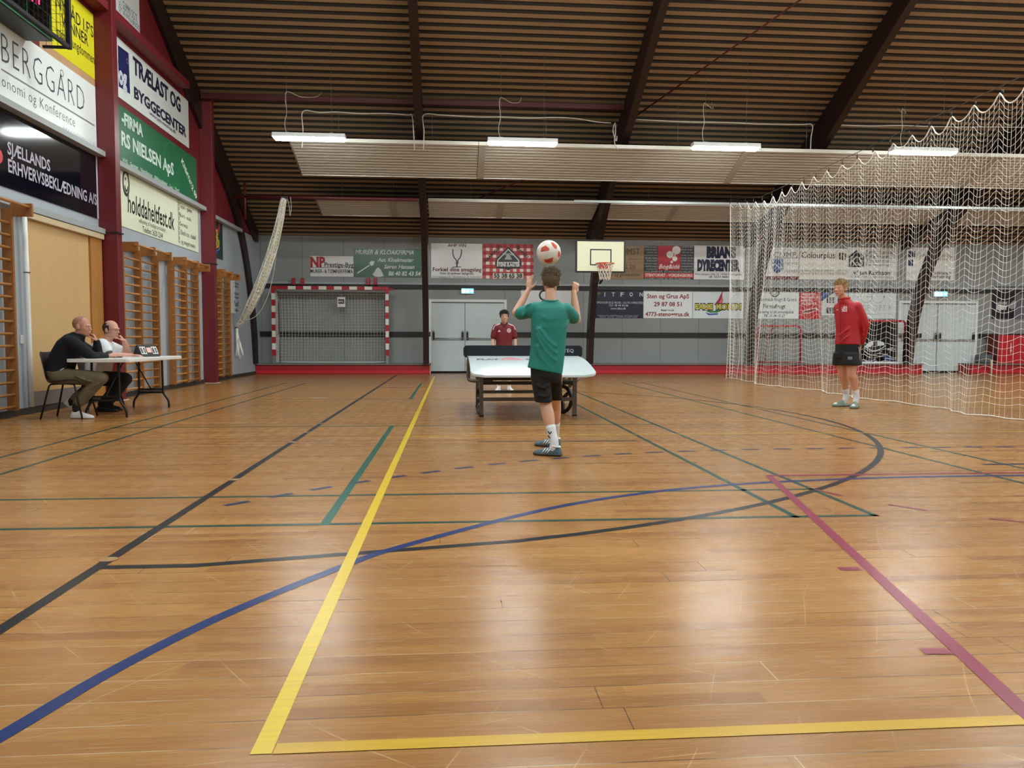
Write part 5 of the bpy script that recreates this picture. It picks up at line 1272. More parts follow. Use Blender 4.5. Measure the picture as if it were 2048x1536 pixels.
# ---- divider net
def divider():
    topc = []
    e = empty('divider_net', (7.0, 12.0, 0), 0, 'tall white divider net hanging across the right of the hall', 'net')
    cam_y0, y1 = 4.6, 18.95
    hooks = [18.95, 18.45, 17.95, 17.45, 16.95, 16.42, 15.90]
    while hooks[-1] > 4.7: hooks.append(hooks[-1]-.50)
    def xw(y): return 6.95
    ztop = lambda y: 4.10 + (.30*max(0, (y-17.0)/2.0) if y > 17 else 0)
    zt_w = lambda y: ztop(y)+.10
    # parametrise along the cord with extra fullness
    step = .103; NR = 44
    cols = []
    for hi in range(len(hooks)-1):
        a, b_ = hooks[hi], hooks[hi+1]; n_ = 6
        for k in range(n_):
            f_ = k/n_; y = a+(b_-a)*f_
            sag = .16*4*f_*(1-f_)*(.75+.45*((hi*37) % 11)/11)
            fold = .022*math.sin(2*PI*f_+.6)+.012*math.sin(hi*1.7+f_*2)
            cols.append((y, sag, fold, hi+f_))
    grid = []
    H = 4.25
    for j in range(NR+1):
        row = []
        for (y, sag, fold, u) in cols:
            t = j/NR
            zt = ztop(y)-sag
            dz = (zt-.012)*t
            damp = 1-.55*t
            x = xw(y)+fold*(.35+.65*min(1, t*4))*(1 if t < .8 else 1+.9*(t-.8))+.05*math.sin(u*.55+t*2)
            z = zt-dz - .010*math.sin(u*1.3+j*.7)*min(1, t*6)*(1-t) - ((.012+.02*((int(u)*13+j*5) % 7)/7)*4*(u % 1)*(1-(u % 1)))*min(1, t*3)
            bot = .10*math.sin(u*.9)+.06*math.sin(u*2.3)
            x += bot*t*t*1.1
            yy = y+.03*math.sin(u*2.1+t*5)*t
            if t > .97: z = .012+.012*abs(math.sin(u*2.7))
            row.append(Vector((x-7.0, yy-12.0, max(z, .010))))
        grid.append(row)
    b = MB()
    for j in range(1, NR): b.tube(catmull(grid[j], 2), .0026, 3, cap=False)
    b.build('horizontal_cords', CORDW, e)
    b = MB()
    for i in range(1, len(cols)): b.tube([grid[j][i] for j in range(NR+1)], .0026, 3, cap=False)
    b.build('vertical_cords', CORDW, e)
    b = MB(); b.tube(catmull(grid[0], 2), .009, 6); b.build('head_rope', CORDW, e)
    b = MB(); b.tube(grid[NR], .008, 5)
    b.build('foot_rope', CORDW, e)
    b = MB(); b.tube([grid[j][0] for j in range(NR+1)], .011, 6); b.build('edge_rope', CORDW, e)
    b = MB()
    for k in range(3):
        pts = []
        for t in range(13):
            f_ = t/12; pts.append((.10*k*math.sin(f_*3)+.14*f_*f_*(k-.6)-.02, 6.95-.05*k+.10*f_*(k-1), (2.9-.4*k)*(1-f_)+.02))
        b.tube(catmull(pts, 3), .006, 4)
    for k in range(26):
        z = .03+k*.09; r_ = .05+.16*(1-k/26)
        b.tube([(-.03+r_*math.sin(a_)*.9, 6.93+.04*math.cos(a_*2+k), z+.025*math.sin(a_*3+k)) for a_ in [i*.5 for i in range(8)]], .0028, 3)
    b.build('gathered_end', CORDW, e)
    for i, y in enumerate(hooks[:28]):
        zt = ztop(y); b = MB(); b.cyl((xw(y)-7, y-12, zt-.01), (xw(y)-7, y-12, zt+.055), .012, 6); b.cyl((xw(y)-7, y-12, zt+.055), (xw(y)-7, y-12, zt_w(y)), .005, 4); b.build('hook', BLK, e)
    wy = [18.95+.02*k-k*.52 for k in range(29)]
    b = MB(); b.tube([(xw(y)-7, y-12, zt_w(y)) for y in [18.97, 18, 17, 15, 13, 11, 9, 7, 4.6]], .006, 5); b.build('support_wire', M('dark_support_wire', rgb(50, 44, 40), .5), e)
    return e
divider()

# ---- ball in the air
bp_ = onY(1097.5, 505, 6.72)
def ball():
    R_ = .1055
    b = MB(); b.ell((0, 0, 0), R_, R_, R_, 40, 28)
    o = b.build('ball', M('white_ball_leather', rgb(228, 222, 214), .4, bump=.2, bscale=80))
    o.location = bp_; tag(o, 'white football with orange red panels in the air above the boy', 'ball')
    view = Vector((-bp_.x, -bp_.y, CH-bp_.z)).normalized(); rt = Vector((0, 0, 1)).cross(view).normalized(); up = view.cross(rt)
    OR = M('orange_red_ball_panel', rgb(206, 74, 50), .4)
    def patch(cx, cy, poly):
        b = MB(); pts = []
        for x, y in poly:
            x += cx; y += cy; r2 = x*x+y*y; z = math.sqrt(max(.02, 1-r2)); pts.append(x*rt+y*up+z*view)
        c_ = sum(pts, Vector())/len(pts); c_.normalize(); n_ = 6; vs = []; fs = []
        M_ = len(pts)
        vs.append(c_*(R_+.0009))
        for s in range(1, n_+1):
            for p in pts: vs.append((c_.lerp(p, s/n_)).normalized()*(R_+.0009))
        for k in range(M_): fs.append((0, 1+k, 1+(k+1) % M_))
        for s in range(n_-1):
            for k in range(M_): a = 1+s*M_+k; c2 = 1+s*M_+(k+1) % M_; fs.append((a, a+M_, c2+M_, c2))
        b.add(vs, fs, True); b.build('panel', OR, o)
    dense = lambda P: [tuple(Vector(P[i]).lerp(Vector(P[(i+1) % len(P)]), t/4)) for i in range(len(P)) for t in range(4)]
    patch(-.30, .28, dense([(-.36, -.22), (-.30, .12), (.05, .28), (.36, .02), (.33, -.12), (-.02, -.18)]))
    patch(.02, -.62, dense([(-.40, .04), (-.30, -.18), (.0, -.22), (.28, -.12), (.34, .24), (-.02, .10)]))
    patch(.50, .58, dense([(-.36, .26), (-.10, .20), (.18, -.08), (.14, -.32), (-.05, -.22), (-.22, .0)]))
    patch(.84, -.14, dense([(-.05, .25), (.06, .22), (.10, -.12), (-.03, -.30), (-.10, -.08)]))
    patch(-.05, .1, [(-.001, 0), (.001, .001), (0, .002)])
    return o
ball()
# ================================================================== PEOPLE
def V(*a): return Vector(a)
def skin_mat(name, col): return M(name, col, .5, sss=.08, noise=.08, nscale=9)
class Person:
    def __init__(s, base, label, skin, sc=1.0):
        s.o = Vector(base); s.sc = sc; s.skin = skin
        s.e = empty('person', base, 0, label, 'person'); s.b = MB()
    def part(s, b, name, mat, parent=None, vox=0., smooth=4, solid=0.):
        b.v = [tuple(Vector(p)-s.o) for p in b.v]
        o = b.build(name, mat, parent or s.e)
        if vox:
            m = o.modifiers.new('remesh', 'REMESH'); m.mode = 'VOXEL'; m.voxel_size = vox; m.use_smooth_shade = True
            k = o.modifiers.new('smooth', 'SMOOTH'); k.factor = .5; k.iterations = smooth
        if solid:
            k = o.modifiers.new('solid', 'SOLIDIFY'); k.thickness = solid; k.offset = 1
        return o
    # ---- body pieces
    def limb(s, pts, rads, b=None, n=16):
        b = b or s.b
        C = catmull(pts, 4); k = len(pts)-1; R = []
        for i in range(len(C)):
            t = i/4; a = min(int(t), k-1); f = t-a; f = f*f*(3-2*f); R.append(rads[a]*(1-f)+rads[a+1]*f)
        b.tube(C, R, n); 
        for p, r in ((C[0], R[0]), (C[-1], R[-1])): b.ell(p, r, r, r, 14, 8)
    def torso(s, rings, b=None, n=28, ex=2.3):
        """rings: (centre, side unit, front unit, half width, half depth)"""
        b = b or s.b; R = []
        for c, sd, fr, hw, hd in rings:
            c = Vector(c); sd = Vector(sd).normalized(); fr = Vector(fr).normalized(); row = []
            for k in range(n):
                a = 2*PI*k/n; ca, sa = math.cos(a), math.sin(a)
                row.append(c+sd*hw*math.copysign(abs(ca)**(2/ex), ca)+fr*hd*math.copysign(abs(sa)**(2/ex), sa))
            R.append(row)
        b.rings(R)
    def head(s, c, f, u=(0, 0, 1), k=1.0, jaw=1.0, b=None):
        b = b or s.b
        f = Vector(f).normalized(); u = Vector(u); u = (u-f*u.dot(f)).normalized(); r = f.cross(u)
        s.hc, s.hf, s.hu, s.hr, s.hk = Vector(c), f, u, r, k
        R = Matrix((r, f, u)).transposed()
        P = s.hp
        def E(x, y, z, rx, ry, rz): b.ell(P(x, y, z), rx*k, ry*k, rz*k, 20, 14, R)
        E(0, -.012, .030, .075, .095, .088); E(0, .030, -.010, .066, .066, .090)
        E(0, .040, -.068, .046*jaw, .050, .040); E(0, .073, -.094, .022, .020, .018)
        for q in (-1, 1):
            E(q*.040, .058, -.022, .022, .022, .022); E(q*.040*jaw, .015, -.065, .020, .040, .028)
            E(q*.031, .081, .0105, .0165, .0105, .0055); E(q*.031, .080, -.0065, .0155, .0095, .004); E(q*.078, -.012, -.010, .009, .019, .031); E(q*.074, -.002, -.022, .010, .012, .018); E(q*.010, .101, -.030, .0095, .010, .008)
        b.tube([P(0, .088, .016), P(0, .103, -.010), P(0, .112, -.026)], [.0075*k, .010*k, .0125*k], 10); E(0, .110, -.027, .012, .011, .010)
        b.tube(catmull([P(-.048, .074, .020), P(-.024, .090, .025), P(0, .090, .022), P(.024, .090, .025), P(.048, .074, .020)], 4), .0095*k, 8)
        E(0, .089, -.060, .021, .012, .008); E(0, .086, -.072, .018, .011, .008)
    def hp(s, x, y, z): return s.hc+(s.hr*x+s.hf*y+s.hu*z)*s.hk
    def face(s, iris, brow, lip):
        k = s.hk; R = Matrix((s.hr, s.hf, s.hu)).transposed()
        for q in (-1, 1):
            b = MB(); b.ell(s.hp(q*.031, .0815, .003), .0130*k, .0095*k, .0062*k, 14, 8, R); e_ = s.part(b, 'eye', M('eye_white', rgb(206, 200, 194), .3))
            b = MB(); b.ell(s.hp(q*.031, .0885, .003), .0060*k, .0035*k, .0058*k, 10, 6, R); s.part(b, 'iris', iris, e_)
            b = MB(); b.tube(catmull([s.hp(q*.017, .094, .019), s.hp(q*.032, .091, .024), s.hp(q*.047, .080, .020)], 4), [.0035*k]*9, 6); s.part(b, 'eyebrow', brow)
        b = MB(); b.tube(catmull([s.hp(-.023, .092, -.064), s.hp(-.009, .1005, -.061), s.hp(0, .101, -.062), s.hp(.009, .1005, -.061), s.hp(.023, .092, -.064)], 3), [.003*k, .0042*k, .005*k, .0055*k, .0055*k, .0058*k, .0055*k, .0058*k, .0055*k, .005*k, .0045*k, .004*k, .003*k], 6); s.part(b, 'lips', lip)
    def hair(s, mat, cond, lift=.006, tufts=(), seed=1, name='hair'):
        """a cap over the skull where cond(x,y,z) holds, roughened by tufts (direction function)"""
        rnd = random.Random(seed); k = s.hk; b = MB()
        nu, nv = 96, 64; vs = []; ok = []
        for j in range(nv+1):
            th = PI*j/nv
            for i in range(nu):
                ph = 2*PI*i/nu; L = lift*(1+rnd.uniform(-.35, .35))
                x, y, z = (.075+L)*math.sin(th)*math.cos(ph), -.012+(.095+L)*math.sin(th)*math.sin(ph), .030+(.088+L)*math.cos(th)
                vs.append(s.hp(x, y, z)); ok.append(cond(x, y, z))
        fs = []
        for j in range(nv):
            for i in range(nu):
                q = (j*nu+i, (j+1)*nu+i, (j+1)*nu+(i+1) % nu, j*nu+(i+1) % nu)
                if sum(ok[t] for t in q) >= 3: fs.append(q)
        b.add(vs, fs, True)
        for (cnt, region, dirf, L0, w0) in tufts:
            c_ = 0; guard = 0
            while c_ < cnt and guard < cnt*30:
                guard += 1
                th = math.acos(rnd.uniform(-.6, 1)); ph = rnd.uniform(0, 2*PI)
                x, y, z = .077*math.sin(th)*math.cos(ph), -.012+.097*math.sin(th)*math.sin(ph), .030+.090*math.cos(th)
                if not region(x, y, z): continue
                d_ = Vector(dirf(x, y, z, rnd)); nrm = Vector((x, y+.012, z-.03)).normalized()
                L = L0*rnd.uniform(.6, 1.3); d_ = (d_+nrm*.55).normalized()
                p0 = Vector((x, y, z)); p1 = p0+d_*L*.55+nrm*L*.12; p2 = p0+d_*L+Vector((rnd.uniform(-.2, .2), rnd.uniform(-.2, .2), rnd.uniform(-.3, .1)))*L*.5
                b.tube([s.hp(*p0), s.hp(*p1), s.hp(*p2)], [w0*k, w0*.8*k, w0*.15*k], 4, cap=False); c_ += 1
        return s.part(b, name, mat)
    def hand(s, w, d, n, ts, k=1.0, curl=(.3, .35, .4, .45), spread=.10, thumb=(.6, .35), b=None):
        """w wrist, d finger direction, n the way the palm faces, ts thumb side sign along d x n"""
        b = b or s.b
        d = Vector(d).normalized(); n = Vector(n); n = (n-d*n.dot(d)).normalized(); sd = d.cross(n)
        w = Vector(w)
        R = []
        for t, hw, hd in ((-.012, .022, .018), (.015, .028, .017), (.045, .038, .016), (.072, .041, .0145), (.090, .038, .011)):
            row = []
            for q in range(16):
                a = 2*PI*q/16; row.append(w+(d*t+sd*hw*math.cos(a)+n*hd*math.sin(a))*k)
            R.append(row)
        b.rings(R)
        for i, (off, L) in enumerate(((.031, .072), (.0105, .080), (-.0105, .075), (-.030, .058))):
            off *= ts; p = w+(d*.084+sd*off)*k; ang = spread*ts*(1.2, .4, -.4, -1.3)[i]; cu = curl[i]
            dd = (d*math.cos(ang)+sd*math.sin(ang)).normalized(); pts = [p-dd*.02*k, p]; a = 0
            for sg, fr in enumerate((.44, .31, .25)):
                a += cu*(1.0, 1.15, .8)[sg]; p = p+(dd*math.cos(a)+n*math.sin(a))*L*fr*k; pts.append(p)
            b.tube(pts, [.0088*k, .0088*k, .0082*k, .0075*k, .0062*k], 8); b.ell(pts[-1], .0062*k, .0062*k, .0062*k, 8, 6)
        p = w+(d*.020+sd*ts*.030+n*.006)*k; dd = (d*.62+sd*ts*.72+n*thumb[1]).normalized(); q1 = p+dd*.040*k
        d2 = (dd+d*.5-sd*ts*thumb[0]*.8+n*.25).normalized(); q2 = q1+d2*.032*k; q3 = q2+(d2-sd*ts*.25*thumb[0]).normalized()*.024*k
        b.tube([w+(d*.012+sd*ts*.016)*k, p, q1, q2, q3], [.014*k, .014*k, .0105*k, .0095*k, .0075*k], 8); b.ell(q3, .0075*k, .0075*k, .0075*k, 8, 6)
    def shoe(s, heel, d, L, upm, solem, up=(0, 0, 1), k=1.0, stripes=None, collar=None, hgt=1.0):
        heel = Vector(heel); d = Vector(d).normalized(); up = Vector(up); up = (up-d*up.dot(d)).normalized(); sd = d.cross(up)
        prof = ((0, .024, .052), (.05, .033, .070), (.18, .036, .086), (.34, .036, .084), (.50, .040, .066), (.68, .045, .052), (.84, .043, .042), (.95, .030, .033), (1.0, .012, .022))
        R = []; S = []
        for t, hw, h in prof:
            c = heel+d*L*t; row = []; sr = []
            for q in range(20):
                a = 2*PI*q/20; ca, sa = math.cos(a), math.sin(a)
                z = .012+(h*hgt-.012)*max(0, sa)**.8 if sa > 0 else .010
                row.append(c+sd*hw*k*ca*(.92 if sa > .5 else 1)+up*z*k)
                sr.append(c+sd*hw*1.06*k*ca+up*(.020 if sa >= 0 else .0005)*k+d*(.004 if t == 1 else (-.004 if t == 0 else 0)))
            R.append(row); S.append(sr)
        b = MB(); b.rings(R); o = s.part(b, 'shoe', upm)
        b = MB(); b.rings(S); s.part(b, 'sole', solem, o)
        if stripes:
            for q in (-1, 1):
                for i in range(3):
                    t0 = .44+.09*i; b = MB(); c = heel+d*L*t0
                    pts = [c+sd*q*.0425*k+up*.022*k, c-d*.012+sd*q*.040*k+up*.040*k, c-d*.026+sd*q*.026*k+up*.062*hgt*k]
                    b.tube(pts, [.005*k]*3, 5); s.part(b, 'side_stripe', stripes, o)
        if collar:
            b = MB(); c = heel+d*L*.2+up*.080*k*hgt; b.tube([c+sd*.032*k*math.cos(a)+d*.042*k*math.sin(a)+up*(.006*math.sin(a)) for a in [2*PI*q/16 for q in range(16)]], .008*k, 6, True); s.part(b, 'collar', collar, o)
        return o
    def body(s, vox=.0055): return s.part(s.b, 'body', s.skin, vox=vox, smooth=3)
px = onY
def folds(b, lines, r):
    for a in lines: b.tube(catmull(a, 5), r, 6)
JEANS = M('navy_black_cloth', rgb(12, 14, 22), .85, noise=.2, nscale=20)
BLKSH = M('black_shorts_cloth', rgb(9, 10, 15), .75, noise=.2, nscale=12)
SOCK = M('white_sock_knit', rgb(222, 224, 228), .85, bump=.4, bscale=160)
BROWN = M('brown_iris', rgb(40, 28, 22), .2)
LIP = M('lip_skin', rgb(172, 104, 94), .5)

# ------------------------------------------------------------------ boy in green, heading the ball
Y_ = 6.55
sk = skin_mat('fair_skin', rgb(212, 164, 138))
p = Person((px(1096, 800, Y_).x, Y_, 0), 'boy in green shirt seen from behind, both arms raised under the flying ball', sk)
R_ = V(1, 0, 0); F_ = V(0, 1, 0)
sh = [(px(1101, 603, Y_-.01), R_, F_, .052, .050), (px(1101, 611, Y_), R_, F_, .105, .070), (px(1101, 621, Y_), R_, F_, .142, .088), (px(1099, 645, Y_), R_, F_, .140, .098), (px(1097, 690, Y_), R_, F_, .128, .092), (px(1092, 728, Y_), R_, F_, .128, .100), (px(1092, 755, Y_), R_, F_, .120, .095)]
p.torso(sh)
p.limb([px(1101, 606, Y_), px(1101, 585, Y_+.02)], [.050, .044])
p.head(px(1101.5, 563, Y_+.055), (0.02, 1, .06), (0, -.06, 1), .93, .92)
lel, lwr = px(1031.5, 625, Y_+.10), px(1057, 580, Y_+.19)
p.limb([px(1069, 617, Y_), px(1048, 624, Y_+.06), lel], [.046, .042, .033]); p.limb([lel, lel.lerp(lwr, .4), lwr], [.033, .032, .022])
rel, rwr = px(1154.5, 639, Y_+.14), px(1147.5, 584, Y_+.20)
p.limb([px(1132, 619, Y_), px(1145, 632, Y_+.07), rel], [.046, .042, .033]); p.limb([rel, rel.lerp(rwr, .4), rwr], [.033, .032, .022])
p.hand(lwr, (.10, .12, 1), (.75, .6, 0), -1, .86, (.10, .14, .18, .22), .14)
p.hand(rwr, (.35, .15, 1), (-.3, .8, .2), -1, .86, (.75, .85, .9, .95), .05, (.9, .5))
lh, lk, la = px(1080, 752, Y_), px(1091, 806, Y_-.02), px(1108.5, 886, Y_-.14)
rh, rk, ra = px(1106, 752, Y_+.02), px(1110.5, 806, Y_+.22), px(1110, 872, Y_+.41)
p.limb([lh, lk, lk.lerp(la, .3), lk.lerp(la, .7), la], [.082, .052, .0535, .038, .031]); p.limb([rh, rk, rk.lerp(ra, .3), rk.lerp(ra, .7), ra], [.082, .051, .052, .037, .031])
p.body(.005)
# shirt
TEAL = M('teal_green_jersey', rgb(22, 126, 118), .62, noise=.10, nscale=7)
b = MB(); e_ = .014
hem_s = V(1, 0, -.20).normalized()
p.torso([(px(1101, 601.5, Y_-.01), R_, F_, .070, .058), (px(1101, 608, Y_), R_, F_, .112, .076), (px(1100.5, 617, Y_), R_, F_, .156, .098), (px(1099, 632, Y_), R_, F_, .157, .112), (px(1098, 655, Y_), R_, F_, .153, .114), (px(1096.5, 690, Y_), R_, F_, .150, .112), (px(1093, 722, Y_), V(1, 0, -.08), F_, .150, .118), (px(1089.5, 742, Y_), hem_s, F_, .153, .122)], b)
p.limb([px(1072, 618, Y_), px(1052, 624, Y_+.05), px(1041, 627, Y_+.085)], [.064, .060, .056], b)
p.limb([px(1131, 620, Y_), px(1141, 629, Y_+.055), px(1146.5, 635, Y_+.09)], [.064, .061, .058], b)
FD = lambda x, y, q=0.: px(x, y, Y_-.104-q)
folds(b, [[FD(1072, 655), FD(1082, 676), FD(1100, 696), FD(1113, 708)], [FD(1072, 668), FD(1084, 692), FD(1100, 712), FD(1112, 722)], [FD(1072, 690), FD(1080, 712), FD(1094, 730), FD(1104, 737)], [FD(1078, 655), FD(1094, 678), FD(1112, 694)]], .018)
folds(b, [[FD(1086, 634), FD(1100, 640), FD(1112, 636)], [FD(1082, 650), FD(1098, 658), FD(1112, 650)]], .013)
folds(b, [[px(1062, 606, Y_-.03), px(1052, 616, Y_-.01), px(1047, 632, Y_-.02)], [px(1056, 609, Y_-.02), px(1048, 620, Y_), px(1044, 634, Y_)], [px(1139, 640, Y_-.01), px(1134, 650, Y_-.05), px(1128, 655, Y_-.08)]], .010)
p.part(b, 'shirt', TEAL, vox=.008, smooth=9)
b = MB(); c_ = px(1101, 601, Y_-.012); b.tube([c_+V(.066*math.cos(a), .056*math.sin(a), .006*math.sin(a)) for a in [2*PI*k/24 for k in range(24)]], .0075, 6, True); p.part(b, 'collar_rib', TEAL)
b = MB()
p.torso([(px(1092, 728, Y_), R_, F_, .135, .105), (px(1092.5, 752, Y_), R_, F_, .134, .112), (px(1094, 765, Y_+.02), R_, F_, .128, .112)], b)
p.torso([(px(1080, 752, Y_), R_, F_, .082, .098), (px(1084, 778, Y_-.01), R_, F_, .080, .095), (px(1087, 804, Y_-.02), R_, F_, .074, .090)], b)
p.torso([(px(1106, 752, Y_+.02), R_, F_, .075, .098), (px(1107.5, 778, Y_+.10), R_, F_, .072, .092), (px(1110, 800, Y_+.18), R_, F_, .066, .086)], b)
folds(b, [[px(1073, 770, Y_-.10), px(1088, 776, Y_-.115), px(1100, 768, Y_-.10)], [px(1076, 790, Y_-.10), px(1090, 793, Y_-.115), px(1102, 786, Y_-.09)]], .010)
p.part(b, 'shorts', BLKSH, vox=.008, smooth=4)
for (kn, an, tp, nm) in ((lk, la, .60, 1), (rk, ra, .60, 0)):
    b = MB(); p.limb([kn.lerp(an, tp), kn.lerp(an, .8), an, an+V(-.005, .0, -.05)], [.044, .040, .038, .040], b); o_ = p.part(b, 'sock', SOCK)
    if nm:
        for z_ in (0, .035):
            b = MB(); c_ = kn.lerp(an, .74)+V(-.022, -.036, -z_); b.tube([c_+V(-.016, .004, .014), c_+V(0, -.002, -.006), c_+V(.014, .0, .012)], .006, 5); p.part(b, 'chevron_mark', BLKM, o_)
SHB = M('blue_grey_suede', rgb(72, 104, 118), .7, noise=.12, nscale=18); GUM = M('dark_gum_sole', rgb(70, 72, 70), .6); STW = M('white_shoe_stripe', rgb(222, 224, 224), .6)
h0 = la+V(.052, -.035, 0); h0.z = 0.004
p.shoe(h0, (-1, .55, 0), .245, SHB, GUM, k=1.0, stripes=STW, collar=STW)
h1 = ra+V(.045, -.03, 0); h1.z = .004
p.shoe(h1, (-1, .50, 0), .245, SHB, GUM, k=1.0, stripes=STW, collar=STW)
HB = M('ash_brown_hair', rgb(104, 88, 70), .7, noise=.45, nscale=60)
top = lambda x, y, z: z > .055
p.hair(HB, lambda x, y, z: z > .045 or (y < .012 and z > -.062+.03*abs(x)/.07), .007,
       [(520, lambda x, y, z: z > .045, lambda x, y, z, r: (r.uniform(-.7, .9), .35+r.uniform(-.7, .4), .35), .032, .0032), (420, lambda x, y, z: z <= .06 and y < .012 and z > -.058, lambda x, y, z, r: (0, -.1, -1), .015, .0026)], 5)
p.face(BROWN, HB, LIP)

# ------------------------------------------------------------------ boy behind the table
Y_ = 14.55
p = Person((px(1007, 780, Y_).x, Y_, 0), 'boy in maroon polo shirt standing behind the white table', skin_mat('kid_skin', rgb(208, 166, 144)))
cx = px(1008, 700, Y_).x
def K(dx, dy, z): return V(cx+dx, Y_+dy, z)
LFT, FRT = V(-1, 0, 0), V(0, -1, 0)
p.torso([(K(0, .01, 1.28), LFT, FRT, .055, .05), (K(0, .01, 1.255), LFT, FRT, .12, .07), (K(0, .01, 1.20), LFT, FRT, .155, .09), (K(0, 0, 1.08), LFT, FRT, .145, .095), (K(0, 0, .93), LFT, FRT, .135, .09), (K(0, 0, .80), LFT, FRT, .15, .10), (K(0, 0, .72), LFT, FRT, .14, .10)])
p.limb([K(0, .01, 1.26), K(0, -.01, 1.34)], [.05, .046]); p.head(K(.002, -.03, 1.418), (0.03, -1, -.03), (0, 0, 1), .98, 1.02)
for q in (-1, 1):
    el, wr = K(q*.205, .01, .98), K(q*.215, -.05, .78)
    p.limb([K(q*.155, .01, 1.215), K(q*.185, .01, 1.10), el], [.048, .045, .036]); p.limb([el, el.lerp(wr, .4), wr], [.036, .035, .024])
    p.hand(wr, (0, -.1, -1), (-q, -.1, 0), q, .88)
    kn, an = K(q*.085, -.01, .42), K(q*.10, .03, .085)
    p.limb([K(q*.08, 0, .76), kn, kn.lerp(an, .3), kn.lerp(an, .7), an], [.085, .052, .053, .038, .03])
p.body(.0055)
MAR = M('maroon_polo', rgb(112, 18, 28), .65, noise=.12, nscale=9)
b = MB()
p.torso([(K(0, .01, 1.285), LFT, FRT, .070, .062), (K(0, .01, 1.262), LFT, FRT, .13, .080), (K(0, .01, 1.21), LFT, FRT, .166, .102), (K(0, 0, 1.08), LFT, FRT, .158, .110), (K(0, 0, .93), LFT, FRT, .152, .108), (K(0, 0, .76), LFT, FRT, .168, .118)], b)
for q in (-1, 1): p.limb([K(q*.15, .01, 1.215), K(q*.178, .01, 1.13), K(q*.195, .01, 1.045)], [.064, .062, .062], b)
sh_ = p.part(b, 'polo_shirt', MAR, vox=.008, smooth=4)
for q in (-1, 1):
    b = MB(); b.tube(catmull([K(q*.075, -.035, 1.278), K(q*.12, -.035, 1.262), K(q*.175, -.03, 1.235), K(q*.208, -.035, 1.17)], 5), .014, 6); p.part(b, 'shoulder_stripe', M('pale_pink_stripe', rgb(222, 192, 204), .7), sh_)
b = MB(); b.tube(catmull([K(-.058, .02, 1.30), K(-.045, -.045, 1.285), K(0, -.085, 1.225), K(.045, -.045, 1.285), K(.058, .02, 1.30)], 5), .012, 6); p.part(b, 'collar', M('dark_maroon_rib', rgb(70, 14, 24), .7), sh_)
def disc(c, n, r, r0=0., N=24):
    n = Vector(n).normalized(); u = n.cross(V(0, 0, 1)).normalized(); v = n.cross(u); b = MB()
    if r0:
        vs = [Vector(c)+(u*math.cos(2*PI*k/N)+v*math.sin(2*PI*k/N))*rr for rr in (r, r0) for k in range(N)]; b.add(vs, [(k, (k+1) % N, N+(k+1) % N, N+k) for k in range(N)], False)
    else: b.add([Vector(c)+(u*math.cos(2*PI*k/N)+v*math.sin(2*PI*k/N))*r for k in range(N)], [tuple(range(N))], False)
    return b
WM = M('white_shirt_mark', rgb(220, 200, 200), .6)
p.part(disc(K(.085, -.119, 1.155), (0, -1, .1), .040, .024), 'badge_ring', WM, sh_); p.part(disc(K(.085, -.1195, 1.155), (0, -1, .1), .015), 'badge_centre', WM, sh_)
b = MB(); b.add([K(-.125, -.114, 1.13), K(-.07, -.117, 1.13), K(-.095, -.116, 1.168)], [(0, 1, 2)], False); p.part(b, 'chest_mark', WM, sh_)
b = MB(); p.torso([(K(0, 0, .82), LFT, FRT, .155, .106), (K(0, 0, .70), LFT, FRT, .16, .112)], b)
for q in (-1, 1): p.torso([(K(q*.08, 0, .74), LFT, FRT, .088, .104), (K(q*.088, 0, .47), LFT, FRT, .088, .096)], b)
p.part(b, 'shorts', BLKSH, vox=.01, smooth=3)
for q in (-1, 1):
    an = K(q*.10, .03, .085); b = MB(); p.limb([an+V(0, 0, .10), an, an+V(0, -.01, -.05)], [.038, .036, .04], b); p.part(b, 'sock', SOCK)
    p.shoe((an.x, Y_+.075, .004), (q*.25, -1, 0), .24, M('white_shoe', rgb(220, 222, 222), .5), M('dark_shoe_sole', rgb(50, 50, 54), .6))
HD = M('dark_brown_hair', rgb(34, 30, 28), .65, noise=.4, nscale=50)
p.hair(HD, lambda x, y, z: (z > .058 or (y < .030 and z > -.02) or (abs(x) > .058 and z > .0 and y < .05)), .010, [(420, lambda x, y, z: z > .05, lambda x, y, z, r: (r.uniform(-.8, .8), .7+r.uniform(-.4, .3), -.25), .036, .0036), (160, lambda x, y, z: abs(x) > .05 and z > -.01 and y < .05, lambda x, y, z, r: (0, .2, -1), .022, .003)], 8)
p.face(BROWN, HD, LIP)

# ------------------------------------------------------------------ man in the red jacket
Y_ = 10.85
p = Person((px(1697, 812, Y_).x, Y_, 0), 'man in red jacket and black shorts standing at the net, hands behind back', skin_mat('ruddy_skin', rgb(206, 150, 128)))
f = V(-.92, -.40, 0).normalized(); r = V(f.y, -f.x, 0)     # r = his right
C0 = lambda x, y, ff=0., rr=0.: px(x, y, Y_)+f*ff+r*rr
pel = C0(1694, 712)
rg = [(C0(1690, 600), .060, .055), (C0(1693, 606), .12, .070), (C0(1696, 616), .165, .095), (C0(1697, 636), .180, .118), (C0(1696, 664), .160, .112), (C0(1695, 692), .158, .112), (C0(1694, 716), .168, .118), (C0(1694, 730), .155, .112)]
p.torso([(c, r, f, w_, d_) for c, w_, d_ in rg])
p.limb([C0(1690, 603, -.01), C0(1685.5, 591, .015)], [.060, .054])
p.head(C0(1683, 577, .02), (-.86, -.50, -.05), (0, 0, 1), 1.02, 1.03)
